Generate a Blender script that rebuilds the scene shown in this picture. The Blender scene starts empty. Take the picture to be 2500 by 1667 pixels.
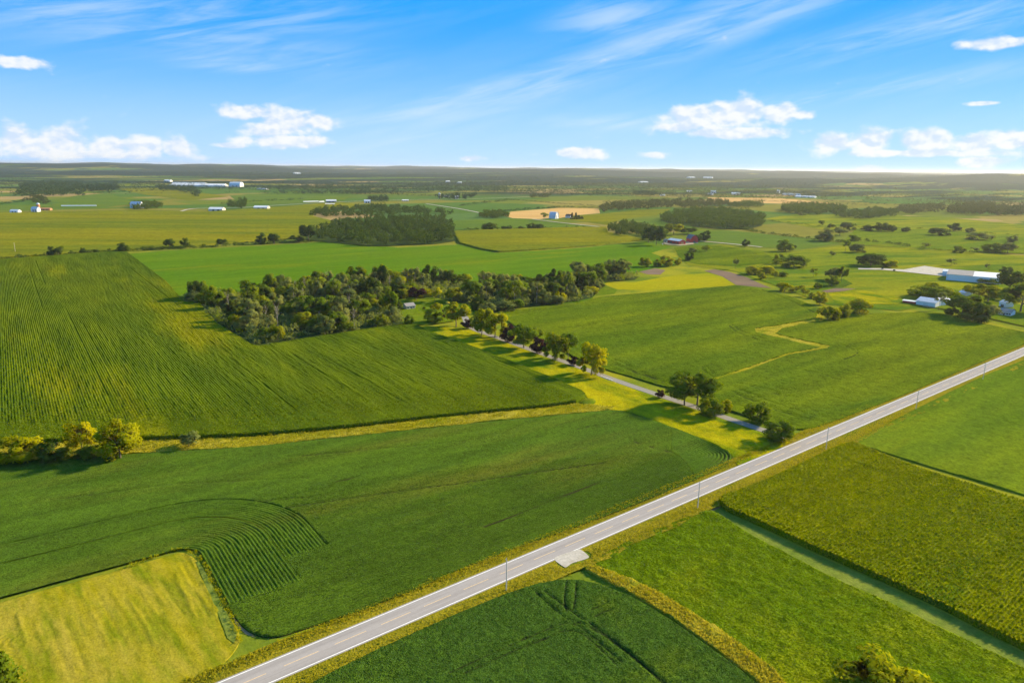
import bpy, math, random
import numpy as np
from mathutils import Matrix, Vector

random.seed(7); np.random.seed(7)
S = bpy.context.scene
COL = S.collection
R = math.radians

# ------------------------------------------------------------------ camera
H = 110.0                       # drone height, m
AZ = R(36.0)                    # view direction, clockwise from +Y (the farm lane runs along +Y)
FPX = 1689.0                    # focal length in pixels of a 2500 px wide frame
PITCH = math.atan((833.5 - 410.0) / FPX)
ROLL = math.atan(27 / 2500)
fw = np.array([math.sin(AZ) * math.cos(PITCH), math.cos(AZ) * math.cos(PITCH), -math.sin(PITCH)])
rt = np.array([math.cos(AZ), -math.sin(AZ), 0.0])
up = np.cross(rt, fw)
cx_ = rt * math.cos(ROLL) + up * math.sin(ROLL)
cy_ = -rt * math.sin(ROLL) + up * math.cos(ROLL)
cam_data = bpy.data.cameras.new('camera')
cam_data.sensor_width = 36.0
cam_data.lens = 36.0 * FPX / 2500
cam_data.clip_start = 1.0
cam_data.clip_end = 120000
cam = bpy.data.objects.new('camera', cam_data)
COL.objects.link(cam)
M4 = Matrix(((cx_[0], cy_[0], -fw[0], 0), (cx_[1], cy_[1], -fw[1], 0), (cx_[2], cy_[2], -fw[2], H), (0, 0, 0, 1)))
cam.matrix_world = M4
S.camera = cam

# ------------------------------------------------------------------ light
SUN_AZ = AZ + R(62)             # to the right of and beyond the scene
SUN_EL = R(26)
EXPOSURE = 1.35
SKY_STRENGTH = 0.088
HAZE_DENSITY = 3.0e-5
sun = bpy.data.lights.new('sun', 'SUN')
sun.energy = 4.0
sun.angle = R(5.0)
sun.color = (1.0, 0.83, 0.52)
so = bpy.data.objects.new('sun', sun)
COL.objects.link(so)
sd = Vector((math.sin(SUN_AZ) * math.cos(SUN_EL), math.cos(SUN_AZ) * math.cos(SUN_EL), math.sin(SUN_EL)))
so.rotation_euler = sd.to_track_quat('Z', 'Y').to_euler()
so.location = (0, 0, 400)
vs = S.view_settings
vs.view_transform = 'Standard'
vs.look = 'None'
vs.exposure = EXPOSURE
vs.gamma = 1.0
vs.use_curve_mapping = False
S.cycles.max_bounces = 5
S.cycles.diffuse_bounces = 3
S.cycles.transmission_bounces = 3
S.cycles.transparent_max_bounces = 8
S.cycles.volume_bounces = 0
S.cycles.use_adaptive_sampling = True
S.cycles.adaptive_threshold = 0.02
S.cycles.use_denoising = True


class NT:
    """tiny helper to write node graphs"""
    def __init__(self, tree):
        self.t = tree; self.n = tree.nodes; self.l = tree.links
    def new(self, typ, **kw):
        nd = self.n.new(typ)
        for k, v in kw.items():
            if k.startswith('i_'):
                nd.inputs[k[2:]].default_value = v
            else:
                setattr(nd, k, v)
        return nd
    def put(self, sock, v):
        if isinstance(v, bpy.types.NodeSocket):
            self.l.new(v, sock)
        else:
            sock.default_value = v
    def m(self, op, a, b=None, c=None, clamp=False):
        nd = self.n.new('ShaderNodeMath'); nd.operation = op; nd.use_clamp = clamp
        self.put(nd.inputs[0], a)
        if b is not None: self.put(nd.inputs[1], b)
        if c is not None: self.put(nd.inputs[2], c)
        return nd.outputs[0]
    def vm(self, op, a, b=None):
        nd = self.n.new('ShaderNodeVectorMath'); nd.operation = op
        self.put(nd.inputs[0], a)
        if b is not None: self.put(nd.inputs[1], b)
        return nd.outputs[0]
    def xyz(self, x, y, z):
        nd = self.n.new('ShaderNodeCombineXYZ')
        for s, v in zip(nd.inputs, (x, y, z)): self.put(s, v)
        return nd.outputs[0]
    def noise(self, vec, scale, detail=3.0, rough=0.55, dist=0.0):
        nd = self.n.new('ShaderNodeTexNoise')
        self.put(nd.inputs['Vector'], vec)
        nd.inputs['Scale'].default_value = scale
        nd.inputs['Detail'].default_value = detail
        nd.inputs['Roughness'].default_value = rough
        nd.inputs['Distortion'].default_value = dist
        return nd.outputs['Fac']
    def ramp(self, v, lo, hi, a=0.0, b=1.0, smooth=True):
        nd = self.n.new('ShaderNodeMapRange')
        nd.interpolation_type = 'SMOOTHSTEP' if smooth else 'LINEAR'
        self.put(nd.inputs[0], v)
        for i, q in zip((1, 2, 3, 4), (lo, hi, a, b)): self.put(nd.inputs[i], q)
        return nd.outputs[0]
    def mix(self, f, a, b, blend='MIX'):
        nd = self.n.new('ShaderNodeMix'); nd.data_type = 'RGBA'; nd.blend_type = blend
        self.put(nd.inputs[0], f)
        for s, v in ((nd.inputs[6], a), (nd.inputs[7], b)):
            if isinstance(v, bpy.types.NodeSocket): self.l.new(v, s)
            else: s.default_value = (v[0], v[1], v[2], 1)
        return nd.outputs[2]


def ray(px, py):
    dx = (px - 1250.0) / FPX; dy = -(py - 833.5) / FPX
    return fw + dx * cx_ + dy * cy_


def az_el(px, py):
    d = ray(px, py)
    a = math.atan2(d[0], d[1]) - AZ
    return a, math.atan2(d[2], math.hypot(d[0], d[1]))


# ------------------------------------------------------------------ world: Nishita sky with cirrus and cumulus
W = bpy.data.worlds.new('World')
S.world = W
W.use_nodes = True
w = NT(W.node_tree)
w.n.clear()
out = w.new('ShaderNodeOutputWorld')
bg = w.new('ShaderNodeBackground')
bg.inputs['Strength'].default_value = SKY_STRENGTH
w.l.new(bg.outputs[0], out.inputs['Surface'])
geo = w.new('ShaderNodeTexCoord')
vdir = geo.outputs['Generated']
sep = w.new('ShaderNodeSeparateXYZ'); w.l.new(vdir, sep.inputs[0])
X, Y, Z = sep.outputs
el = w.m('ARCSINE', w.m('MINIMUM', w.m('MAXIMUM', Z, -1.0), 1.0))
azr = w.m('SUBTRACT', w.m('ARCTAN2', X, Y), AZ)
# one stretch of sky repeats round the compass
azw = w.m('WRAP', azr, R(44), R(-44))
sky = w.new('ShaderNodeTexSky')
sky.sky_type = 'NISHITA'
sky.sun_disc = False
sky.sun_elevation = SUN_EL
sky.sun_rotation = SUN_AZ
sky.altitude = 300
sky.air_density = 1.0
sky.dust_density = 0.3
sky.ozone_density = 2.5
# lookup direction is stretched upward, drawing the overhead blue close to the horizon
zz = w.m('ADD', w.m('MULTIPLY', w.m('MAXIMUM', Z, 0.0), 3.0), 0.10)
w.l.new(w.vm('NORMALIZE', w.xyz(X, Y, zz)), sky.inputs['Vector'])
hs = w.new('ShaderNodeHueSaturation')
hs.inputs['Saturation'].default_value = 1.25
w.l.new(sky.outputs[0], hs.inputs['Color'])
skyc = w.mix(1.0, hs.outputs[0], (0.72, 1.20, 1.95), 'MULTIPLY')
grad = w.mix(w.ramp(el, R(1.0), R(12.0)), (1.6, 3.1, 4.8), (0.12, 1.85, 4.9))
grad = w.mix(w.ramp(el, R(13.0), R(60.0)), grad, (0.75, 1.85, 3.3))  # sky overhead, out of view, made brighter to add fill light
skyc = w.mix(0.86, skyc, grad)
pale = w.ramp(el, R(-2.5), R(7.0), 0.78, 0.0)
skyc = w.mix(pale, skyc, (2.75, 3.55, 4.85))
# cirrus
def band(u0, e0, ang, L, Wd):
    c, s = math.cos(ang), math.sin(ang)
    du = w.m('SUBTRACT', azw, u0); de = w.m('SUBTRACT', el, e0)
    a = w.m('ADD', w.m('MULTIPLY', du, c / L), w.m('MULTIPLY', de, s / L))
    b = w.m('ADD', w.m('MULTIPLY', du, -s / Wd), w.m('MULTIPLY', de, c / Wd))
    q = w.m('ADD', w.m('MULTIPLY', a, a), w.m('MULTIPLY', b, b))
    return w.m('EXPONENT', w.m('MULTIPLY', q, -1.0))
def streaks(ang, sc, st, det=6.0):
    c, s = math.cos(ang), math.sin(ang)
    a = w.m('ADD', w.m('MULTIPLY', azw, c), w.m('MULTIPLY', el, s))
    b = w.m('ADD', w.m('MULTIPLY', azw, -s), w.m('MULTIPLY', el, c))
    return w.noise(w.xyz(w.m('MULTIPLY', a, sc), w.m('MULTIPLY', b, sc * st), 1.7), 1.0, det, 0.62, 0.6)
cir = None
for (px, py, ang, Lp, Wp) in [(300, 55, -6, 420, 62), (420, 40, 4, 380, 60), (1500, 140, 19, 620, 52), (1250, 210, 12, 400, 30),
                              (1850, 40, 17, 380, 45), (1000, 275, 8, 230, 26), (1950, 245, 7, 420, 26), (2300, 60, 8, 300, 45),
                              (1500, 300, 0, 140, 22), (560, 155, 0, 120, 22), (1500, 45, 5, 130, 45)]:
    a0, e0 = az_el(px, py)
    g = band(a0, e0, R(ang), Lp / FPX, 0.8 * Wp / FPX)
    cir = g if cir is None else w.m('MAXIMUM', cir, g)
s1 = streaks(R(12), 6.0, 9.0)
s2 = streaks(R(18), 2.6, 8.0)
cirr = w.m('MULTIPLY', cir, w.ramp(w.m('ADD', w.m('MULTIPLY', s1, 0.6), w.m('MULTIPLY', s2, 0.4)), 0.36, 0.66))
veil = w.m('MULTIPLY', w.ramp(s2, 0.45, 0.75), 0.15)
cirr = w.m('MAXIMUM', cirr, veil)
skyc = w.mix(w.m('MULTIPLY', cirr, 0.50, clamp=True), skyc, (3.7, 4.2, 5.1))
# cumulus
lobes = [(40, 345, 62, 38), (155, 352, 70, 42), (265, 358, 60, 36), (355, 360, 60, 36), (430, 362, 48, 34), (220, 378, 230, 12),
         (600, 276, 66, 21), (700, 300, 85, 42), (640, 318, 70, 26), (780, 298, 52, 22), (690, 345, 130, 20), (560, 355, 50, 9),
         (1690, 285, 85, 34), (1800, 278, 90, 38), (1905, 276, 62, 28), (1660, 312, 60, 18), (1960, 280, 40, 15), (1780, 325, 150, 16),
         (2030, 352, 62, 28), (2125, 346, 62, 30), (2260, 346, 80, 32), (2370, 352, 62, 30), (2470, 338, 60, 26), (2240, 374, 200, 11), (2400, 397, 52, 15),
         (1412, 374, 76, 17), (1600, 379, 46, 12), (1145, 387, 42, 11), (45, 152, 66, 13), (2440, 107, 80, 14), (2400, 253, 34, 6), (2120, 411, 46, 8)]
cum = None
for (px, py, wx, wy) in lobes:
    a0, e0 = az_el(px, py)
    a = w.m('MULTIPLY', w.m('SUBTRACT', azw, a0), FPX / (wx * 0.88))
    b = w.m('MULTIPLY', w.m('SUBTRACT', el, e0), FPX / (wy * 0.86))
    g = w.m('EXPONENT', w.m('MULTIPLY', w.m('ADD', w.m('MULTIPLY', a, a), w.m('MULTIPLY', b, b)), -1.0))
    cum = g if cum is None else w.m('MAXIMUM', cum, g)
def cnoise(off, eo=0.0):
    return w.noise(w.xyz(w.m('ADD', w.m('MULTIPLY', azw, 30.0), off), w.m('ADD', w.m('MULTIPLY', el, 46.0), eo), 3.3), 1.0, 6.0, 0.52)
n0 = cnoise(0.0)
n1 = cnoise(0.12, 0.24)
dens = w.ramp(w.m('ADD', cum, w.m('MULTIPLY', w.m('SUBTRACT', n0, 0.5), 1.6)), 0.28, 0.78)
lit = w.ramp(w.m('SUBTRACT', n0, n1), -0.12, 0.10, 0.0, 1.0)
ccol = w.mix(lit, (3.1, 3.65, 4.5), (4.55, 4.55, 4.5))
skyc = w.mix(w.m('MULTIPLY', dens, 0.90), skyc, ccol)
w.l.new(skyc, bg.inputs['Color'])
W.cycles.sampling_method = 'MANUAL'
W.cycles.sample_map_resolution = 512

# ------------------------------------------------------------------ helpers
def G(px, py, z=0.0):
    """photo position (2500 px frame) -> projected place on the level ground, in metres"""
    d = ray(px, py)
    t = (z - H) / d[2]
    return (d[0] * t, d[1] * t)

def depth(p):
    return p[0] * fw[0] + p[1] * fw[1] + (-H) * fw[2]

def ppm(p):
    return FPX / depth(p)

def height_at(p, px, py):
    d = ray(px, py)
    return H + d[2] / math.hypot(d[0], d[1]) * math.hypot(p[0], p[1])

def P(*pts):
    return np.array([G(x, y) for x, y in pts])

def vnoise(x, y, seed=0):
    xi = np.floor(x).astype(np.int64); yi = np.floor(y).astype(np.int64)
    fx = x - xi; fy = y - yi
    fx = fx * fx * (3 - 2 * fx); fy = fy * fy * (3 - 2 * fy)
    def h(a, b):
        n = (a * 374761393 + b * 668265263 + seed * 1442695041) & 0xffffffff
        n = ((n ^ (n >> 13)) * 1274126177) & 0xffffffff
        return ((n ^ (n >> 16)) & 0xffff) / 65535.0
    return (h(xi, yi) * (1 - fx) + h(xi + 1, yi) * fx) * (1 - fy) + (h(xi, yi + 1) * (1 - fx) + h(xi + 1, yi + 1) * fx) * fy

def fbm(x, y, oct=4, seed=0):
    s = 0; a = 0.5; t = 0
    for i in range(oct):
        s = s + a * vnoise(x, y, seed + i); t += a
        x = x * 2.03 + 5.1; y = y * 2.03 + 1.7; a *= 0.5
    return s / t

def pip(poly, x, y):
    ins = np.zeros(x.shape, bool)
    n = len(poly); j = n - 1
    for i in range(n):
        xi, yi = poly[i]; xj, yj = poly[j]
        if yi != yj:
            c = ((yi > y) != (yj > y)) & (x < (xj - xi) * (y - yi) / (yj - yi) + xi)
            ins ^= c
        j = i
    return ins

def seg_near(poly, x, y, closed=True):
    """nearest point on a polyline"""
    best = np.full(x.shape, 1e18); bx = x.copy(); by = y.copy()
    n = len(poly)
    for i in range(n if closed else n - 1):
        ax, ay = poly[i]; cx, cy = poly[(i + 1) % n]
        dx, dy = cx - ax, cy - ay
        L = dx * dx + dy * dy
        if L < 1e-9: continue
        t = np.clip(((x - ax) * dx + (y - ay) * dy) / L, 0, 1)
        qx = ax + t * dx; qy = ay + t * dy
        d = (qx - x) ** 2 + (qy - y) ** 2
        k = d < best
        best[k] = d[k]; bx[k] = qx[k]; by[k] = qy[k]
    return bx, by, np.sqrt(best)

def mesh(name, V, F, smooth=True, mats=None, midx=None):
    """V (n,3), F (m,3) or (m,4) -> mesh data"""
    V = np.asarray(V, np.float32); F = np.asarray(F, np.int32)
    me = bpy.data.meshes.new(name)
    k = F.shape[1]
    me.vertices.add(len(V)); me.vertices.foreach_set('co', V.ravel())
    me.loops.add(F.size); me.loops.foreach_set('vertex_index', F.ravel())
    me.polygons.add(len(F)); me.polygons.foreach_set('loop_start', np.arange(0, F.size, k, dtype=np.int32))
    if smooth:
        me.polygons.foreach_set('use_smooth', np.ones(len(F), bool))
    for m in (mats or []): me.materials.append(m)
    if midx is not None: me.polygons.foreach_set('material_index', np.asarray(midx, np.int32))
    me.update(calc_edges=True)
    return me

def obj(name, me, parent=None, **props):
    o = bpy.data.objects.new(name, me)
    COL.objects.link(o)
    if parent is not None: o.parent = parent
    for k, v in props.items(): o[k] = v
    return o

def empty(name, loc, rz=0.0, scale=(1, 1, 1), **props):
    o = obj(name, None, None, **props)
    o.location = loc; o.rotation_euler = (0, 0, rz); o.scale = scale
    o.empty_display_size = 0.5
    return o

def copy_tree(o, loc, rz, scale, label, group=None):
    c = o.copy(); COL.objects.link(c)
    c.location = loc; c.rotation_euler = (0, 0, rz); c.scale = scale
    c['label'] = label
    if group: c['group'] = group
    for ch in o.children:
        d = ch.copy(); COL.objects.link(d); d.parent = c
    return c

def resample(poly, step):
    o = []
    for i in range(len(poly) - 1):
        a, b = np.array(poly[i]), np.array(poly[i + 1])
        n = max(1, int(np.linalg.norm(b - a) / step))
        for k in range(n): o.append(a + (b - a) * k / n)
    o.append(np.array(poly[-1]))
    return np.array(o)

def smooth_line(poly, it=2, closed=False):
    p = np.array(poly, float)
    for _ in range(it):
        if closed:
            q = np.roll(p, -1, 0)
            p = np.stack([p * .75 + q * .25, p * .25 + q * .75], 1).reshape(-1, 2)
        else:
            a = p[:-1] * .75 + p[1:] * .25; b = p[:-1] * .25 + p[1:] * .75
            p = np.vstack([p[:1], np.stack([a, b], 1).reshape(-1, 2), p[-1:]])
    return p

# ------------------------------------------------------------------ materials
def principled(t, rough=0.8, spec=0.2):
    b = t.new('ShaderNodeBsdfPrincipled')
    b.inputs['Roughness'].default_value = rough
    b.inputs['Specular IOR Level'].default_value = spec
    return b

def new_mat(name):
    m = bpy.data.materials.new(name); m.use_nodes = True
    t = NT(m.node_tree); t.n.clear()
    o = t.new('ShaderNodeOutputMaterial')
    return m, t, o

def crop_mat(name, ca, cb, cc=None, big=0.012, mid=0.12, fine=1.6, stretch=(1, 1), ang=0.0, bump=0.5, bdist=0.35, mottle=0.5, cc_lo=0.55, cc_hi=0.72, soil=None):
    """vegetation: broad drift between two colours, patches of a third, fine mottling and bump"""
    m, t, o = new_mat(name)
    g = t.new('ShaderNodeNewGeometry')
    mp = t.new('ShaderNodeMapping')
    t.l.new(g.outputs['Position'], mp.inputs['Vector'])
    mp.inputs['Rotation'].default_value = (0, 0, -ang)
    sc = t.new('ShaderNodeMapping')
    t.l.new(mp.outputs[0], sc.inputs['Vector'])
    sc.inputs['Scale'].default_value = (1 / stretch[0], 1 / stretch[1], 0.3)
    v = sc.outputs[0]; v0 = g.outputs['Position']
    nb = t.noise(v, big, 4, 0.6)
    nm = t.noise(v, mid, 4, 0.6)
    nf = t.noise(v0, fine, 3, 0.6)
    c = t.mix(t.ramp(t.m('ADD', t.m('MULTIPLY', nb, 0.7), t.m('MULTIPLY', nm, 0.3)), 0.36, 0.64), ca, cb)
    if cc is not None:
        n3 = t.noise(t.vm('ADD', v, (311.0, 71.0, 0)), big * 2.3, 5, 0.62)
        c = t.mix(t.ramp(n3, cc_lo, cc_hi), c, cc)
    n5 = t.noise(v0, fine * 0.27, 3, 0.65)
    k = t.ramp(t.m('ADD', t.m('ADD', t.m('MULTIPLY', nf, 0.45), t.m('MULTIPLY', nm, 0.25)), t.m('MULTIPLY', n5, 0.3)), 0.28, 0.72, 1 - mottle, 1 + mottle, smooth=False)
    c = t.mix(1.0, c, t.xyz(k, k, k), 'MULTIPLY')
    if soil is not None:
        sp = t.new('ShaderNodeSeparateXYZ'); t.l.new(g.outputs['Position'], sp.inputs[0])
        c = t.mix(t.ramp(sp.outputs[2], soil[0], soil[1], 1.0, 0.0), c, soil[2] if len(soil) > 2 else (0.040, 0.040, 0.014))  # darkens low parts: bare soil, and shade painted in where a dark green is given
    b = principled(t, 1.0, 0.0)
    t.l.new(c, b.inputs['Base Color'])
    bp = t.new('ShaderNodeBump')
    bp.inputs['Strength'].default_value = bump
    bp.inputs['Distance'].default_value = bdist
    t.l.new(t.m('ADD', nf, t.m('ADD', t.m('MULTIPLY', nm, 0.8), n5)), bp.inputs['Height'])
    t.l.new(bp.outputs[0], b.inputs['Normal'])
    t.l.new(b.outputs[0], o.inputs['Surface'])
    return m

def plain_mat(name, c, rough=0.7, spec=0.25, var=0.15, scale=0.6, metal=0.0, c2=None):
    m, t, o = new_mat(name)
    g = t.new('ShaderNodeNewGeometry')
    n = t.noise(g.outputs['Position'], scale, 5, 0.65)
    k = t.ramp(n, 0.25, 0.75, 1 - var, 1 + var, smooth=False)
    col = t.mix(1.0, c, t.xyz(k, k, k), 'MULTIPLY')
    if c2 is not None:
        n2 = t.noise(g.outputs['Position'], scale * 0.21, 4, 0.6)
        col = t.mix(t.ramp(n2, 0.45, 0.68), col, c2)
    b = principled(t, rough, spec)
    b.inputs['Metallic'].default_value = metal
    t.l.new(col, b.inputs['Base Color'])
    t.l.new(b.outputs[0], o.inputs['Surface'])
    return m

def leaf_mat(name, ca, cb, trans=0.35, tcol=None):
    m, t, o = new_mat(name)
    oi = t.new('ShaderNodeObjectInfo')
    g = t.new('ShaderNodeNewGeometry')
    n = t.noise(g.outputs['Position'], 0.35, 3, 0.6)
    f = t.m('ADD', t.m('MULTIPLY', oi.outputs['Random'], 0.55), t.m('MULTIPLY', n, 0.55))
    c = t.mix(t.ramp(f, 0.2, 0.9), ca, cb)
    d = t.new('ShaderNodeBsdfDiffuse'); t.l.new(c, d.inputs['Color'])
    tr = t.new('ShaderNodeBsdfTranslucent')
    tc = tcol or (1.6, 1.5, 0.6)
    t.l.new(t.mix(1.0, c, tc, 'MULTIPLY'), tr.inputs['Color'])
    mx = t.new('ShaderNodeMixShader'); mx.inputs[0].default_value = trans
    t.l.new(d.outputs[0], mx.inputs[1]); t.l.new(tr.outputs[0], mx.inputs[2])
    t.l.new(mx.outputs[0], o.inputs['Surface'])
    return m

ROAD_A = None
MT = {}
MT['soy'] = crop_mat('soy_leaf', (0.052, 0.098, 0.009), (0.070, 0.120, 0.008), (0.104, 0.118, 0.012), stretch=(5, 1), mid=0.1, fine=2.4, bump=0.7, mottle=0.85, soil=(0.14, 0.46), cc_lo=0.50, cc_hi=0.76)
MT['soy_far'] = crop_mat('soy_far_leaf', (0.072, 0.118, 0.005), (0.128, 0.156, 0.004), (0.060, 0.104, 0.006), stretch=(5, 1), mid=0.06, fine=1.0, bump=0.9, bdist=0.6, mottle=0.8, soil=(0.16, 0.42, (0.030, 0.045, 0.010)))  # the low tone is dark green shade painted into the tracks
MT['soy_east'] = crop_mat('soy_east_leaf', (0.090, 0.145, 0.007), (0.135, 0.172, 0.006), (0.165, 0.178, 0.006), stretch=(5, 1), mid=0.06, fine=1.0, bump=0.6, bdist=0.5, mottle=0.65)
MT['soy_near'] = crop_mat('soy_near_leaf', (0.045, 0.094, 0.012), (0.060, 0.116, 0.010), (0.085, 0.130, 0.009), mid=0.35, fine=2.8, bump=0.9, bdist=0.5, mottle=0.75, soil=(0.36, 0.60, (0.024, 0.038, 0.010)))  # wheel tracks get shade painted in as dark green, not bare earth
MT['corn'] = crop_mat('corn_leaf', (0.060, 0.100, 0.004), (0.104, 0.132, 0.003), (0.19, 0.182, 0.002), stretch=(1, 6), big=0.009, mid=0.09, fine=1.5, bump=0.7, bdist=0.5, mottle=0.75, cc_lo=0.50, cc_hi=0.74)
MT['corn_r'] = crop_mat('corn_ripening_leaf', (0.105, 0.140, 0.002), (0.175, 0.185, 0.001), (0.072, 0.118, 0.003), stretch=(4, 1), big=0.02, mid=0.2, fine=2.4, bump=0.8, bdist=0.4, mottle=0.75)
MT['corn_far'] = crop_mat('corn_far_leaf', (0.115, 0.140, 0.008), (0.19, 0.175, 0.006), (0.085, 0.125, 0.010), stretch=(6, 1), ang=R(-30), big=0.006, mid=0.03, fine=0.3, bump=0.3)
MT['alfalfa'] = crop_mat('alfalfa_leaf', (0.074, 0.132, 0.003), (0.094, 0.142, 0.003), (0.175, 0.195, 0.004), big=0.014, mid=0.25, fine=1.4, bump=0.8, bdist=0.6, mottle=0.7, cc_lo=0.46, cc_hi=0.80)
MT['green_far'] = crop_mat('green_field_leaf', (0.068, 0.150, 0.005), (0.100, 0.168, 0.005), (0.14, 0.175, 0.005), stretch=(5, 1), big=0.007, mid=0.03, fine=0.4, bump=0.3, mottle=0.35)
MT['hay'] = crop_mat('hay_stubble', (0.285, 0.245, 0.006), (0.32, 0.255, 0.030), (0.15, 0.175, 0.005), stretch=(5, 1), ang=math.atan2(G(318, 1601)[1] - G(237, 1448)[1], G(318, 1601)[0] - G(237, 1448)[0]), big=0.09, mid=0.55, fine=1.8, bump=0.45, bdist=0.25, mottle=0.45, cc_lo=0.40, cc_hi=0.70)
MT['meadow'] = crop_mat('meadow_grass', (0.25, 0.235, 0.003), (0.36, 0.305, 0.003), (0.095, 0.155, 0.004), stretch=(1, 2), big=0.022, mid=0.15, fine=1.2, bump=0.7, bdist=0.5, mottle=0.5, cc_lo=0.42, cc_hi=0.66)
MT['dry'] = crop_mat('dry_grass', (0.26, 0.235, 0.006), (0.36, 0.295, 0.030), (0.14, 0.175, 0.005), stretch=(3, 1), big=0.05, mid=0.35, fine=1.8, bump=0.9, bdist=0.5, mottle=0.5, cc_lo=0.48, cc_hi=0.70)
MT['verge'] = crop_mat('verge_grass', (0.17, 0.155, 0.008), (0.25, 0.205, 0.012), (0.10, 0.14, 0.008), stretch=(4, 1), big=0.04, mid=0.3, fine=1.8, bump=0.8, bdist=0.5, mottle=0.45)
MT['lawn'] = crop_mat('lawn_grass', (0.095, 0.150, 0.006), (0.125, 0.165, 0.006), (0.15, 0.165, 0.01), big=0.03, mid=0.2, fine=1.2, bump=0.4)
MT['pasture'] = crop_mat('pasture_grass', (0.15, 0.185, 0.008), (0.225, 0.215, 0.007), (0.075, 0.135, 0.008), stretch=(4, 1), ang=R(-20), big=0.010, mid=0.05, fine=0.5, bump=0.6, mottle=0.45, cc_lo=0.44, cc_hi=0.64)
MT['yellow'] = crop_mat('yellow_crop', (0.31, 0.275, 0.004), (0.22, 0.235, 0.005), (0.16, 0.20, 0.006), stretch=(6, 1), ang=R(-30), big=0.008, mid=0.05, fine=0.5, bump=0.4, mottle=0.3)
MT['stubble'] = crop_mat('wheat_stubble', (0.50, 0.30, 0.10), (0.56, 0.36, 0.13), None, stretch=(6, 1), ang=R(-40), big=0.01, mid=0.05, fine=0.4, bump=0.2, mottle=0.15)
MT['tilled'] = crop_mat('tilled_soil', (0.17, 0.12, 0.085), (0.21, 0.15, 0.10), (0.14, 0.13, 0.06), stretch=(5, 1), ang=R(-30), big=0.02, mid=0.08, fine=0.8, bump=0.5, mottle=0.2)
MT['bluegreen'] = crop_mat('bluegreen_leaf', (0.080, 0.138, 0.020), (0.105, 0.155, 0.016), (0.14, 0.165, 0.014), stretch=(5, 1), ang=R(-30), big=0.006, mid=0.03, fine=0.3, bump=0.3, mottle=0.3)
MT['gravel'] = plain_mat('pale_gravel', (0.46, 0.42, 0.35), 0.95, 0.05, 0.28, 1.2, c2=(0.38, 0.34, 0.26))
MT['soil'] = plain_mat('bare_soil', (0.30, 0.21, 0.12), 0.95, 0.05, 0.3, 0.8, c2=(0.20, 0.17, 0.05))
MT['asphalt'] = crop_mat('worn_asphalt', (0.31, 0.28, 0.255), (0.37, 0.335, 0.305), (0.335, 0.30, 0.27), stretch=(40, 1), ang=R(1.9), big=0.6, mid=1.0, fine=1.2, bump=0.05, bdist=0.02, mottle=0.10)
MT['lane'] = plain_mat('lane_asphalt', (0.26, 0.24, 0.20), 0.9, 0.1, 0.15, 0.9)
MT['white_paint'] = plain_mat('white_road_paint', (0.80, 0.78, 0.72), 0.7, 0.3, 0.12, 1.5)
MT['yellow_paint'] = plain_mat('yellow_road_paint', (0.72, 0.50, 0.25), 0.7, 0.3, 0.2, 1.5)
MT['pole'] = plain_mat('grey_pole_wood', (0.60, 0.53, 0.42), 0.9, 0.1, 0.2, 2.0)
MT['metal'] = plain_mat('dull_metal', (0.35, 0.35, 0.35), 0.5, 0.4, 0.1, 2.0)
MT['white_wall'] = plain_mat('white_siding', (0.78, 0.78, 0.76), 0.6, 0.3, 0.05, 0.5)
MT['cream_wall'] = plain_mat('cream_siding', (0.62, 0.55, 0.42), 0.7, 0.2, 0.08, 0.5)
MT['red_wall'] = plain_mat('red_boards', (0.58, 0.07, 0.05), 0.7, 0.2, 0.18, 0.8)
MT['grey_wall'] = plain_mat('grey_boards', (0.30, 0.28, 0.25), 0.8, 0.2, 0.12, 0.8)
MT['orange_wall'] = plain_mat('orange_brick', (0.50, 0.23, 0.11), 0.8, 0.2, 0.12, 0.8)
MT['white_roof'] = plain_mat('white_metal_roof', (0.70, 0.70, 0.67), 0.5, 0.3, 0.08, 0.3)
MT['silver_roof'] = plain_mat('silver_metal_roof', (0.52, 0.55, 0.58), 0.4, 0.5, 0.08, 0.3)
MT['grey_roof'] = plain_mat('grey_shingle_roof', (0.17, 0.165, 0.17), 0.8, 0.2, 0.12, 0.6)
MT['flat_grey_roof'] = plain_mat('flat_grey_roof', (0.27, 0.25, 0.235), 0.8, 0.2, 0.10, 0.3)
MT['brown_roof'] = plain_mat('brown_roof', (0.13, 0.085, 0.06), 0.8, 0.2, 0.12, 0.6)
MT['stone'] = plain_mat('pale_foundation', (0.60, 0.52, 0.42), 0.9, 0.1, 0.12, 0.8)
MT['glass'] = plain_mat('dark_glass', (0.04, 0.05, 0.06), 0.15, 0.5, 0.05, 1.0)
MT['door'] = plain_mat('dark_door', (0.12, 0.11, 0.10), 0.6, 0.3, 0.1, 1.0)
MT['white_door'] = plain_mat('white_door', (0.70, 0.69, 0.66), 0.6, 0.3, 0.06, 1.0)
MT['concrete'] = plain_mat('pale_concrete', (0.66, 0.63, 0.56), 0.85, 0.15, 0.1, 1.0)
MT['plastic'] = plain_mat('white_plastic', (0.80, 0.79, 0.76), 0.4, 0.4, 0.04, 0.3)
MT['car_dark'] = plain_mat('dark_car_paint', (0.03, 0.035, 0.04), 0.25, 0.5, 0.05, 1.0)
MT['car_white'] = plain_mat('white_car_paint', (0.75, 0.75, 0.75), 0.25, 0.5, 0.03, 1.0)
MT['rubber'] = plain_mat('black_rubber', (0.02, 0.02, 0.02), 0.8, 0.2, 0.1, 1.0)
MT['canvas'] = plain_mat('yellow_canvas', (0.75, 0.48, 0.03), 0.7, 0.2, 0.06, 1.0)
MT['bark'] = plain_mat('grey_bark', (0.17, 0.13, 0.095), 0.95, 0.05, 0.25, 1.5)
MT['pale_bark'] = plain_mat('pale_dead_wood', (0.40, 0.34, 0.26), 0.95, 0.05, 0.2, 1.5)
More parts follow.
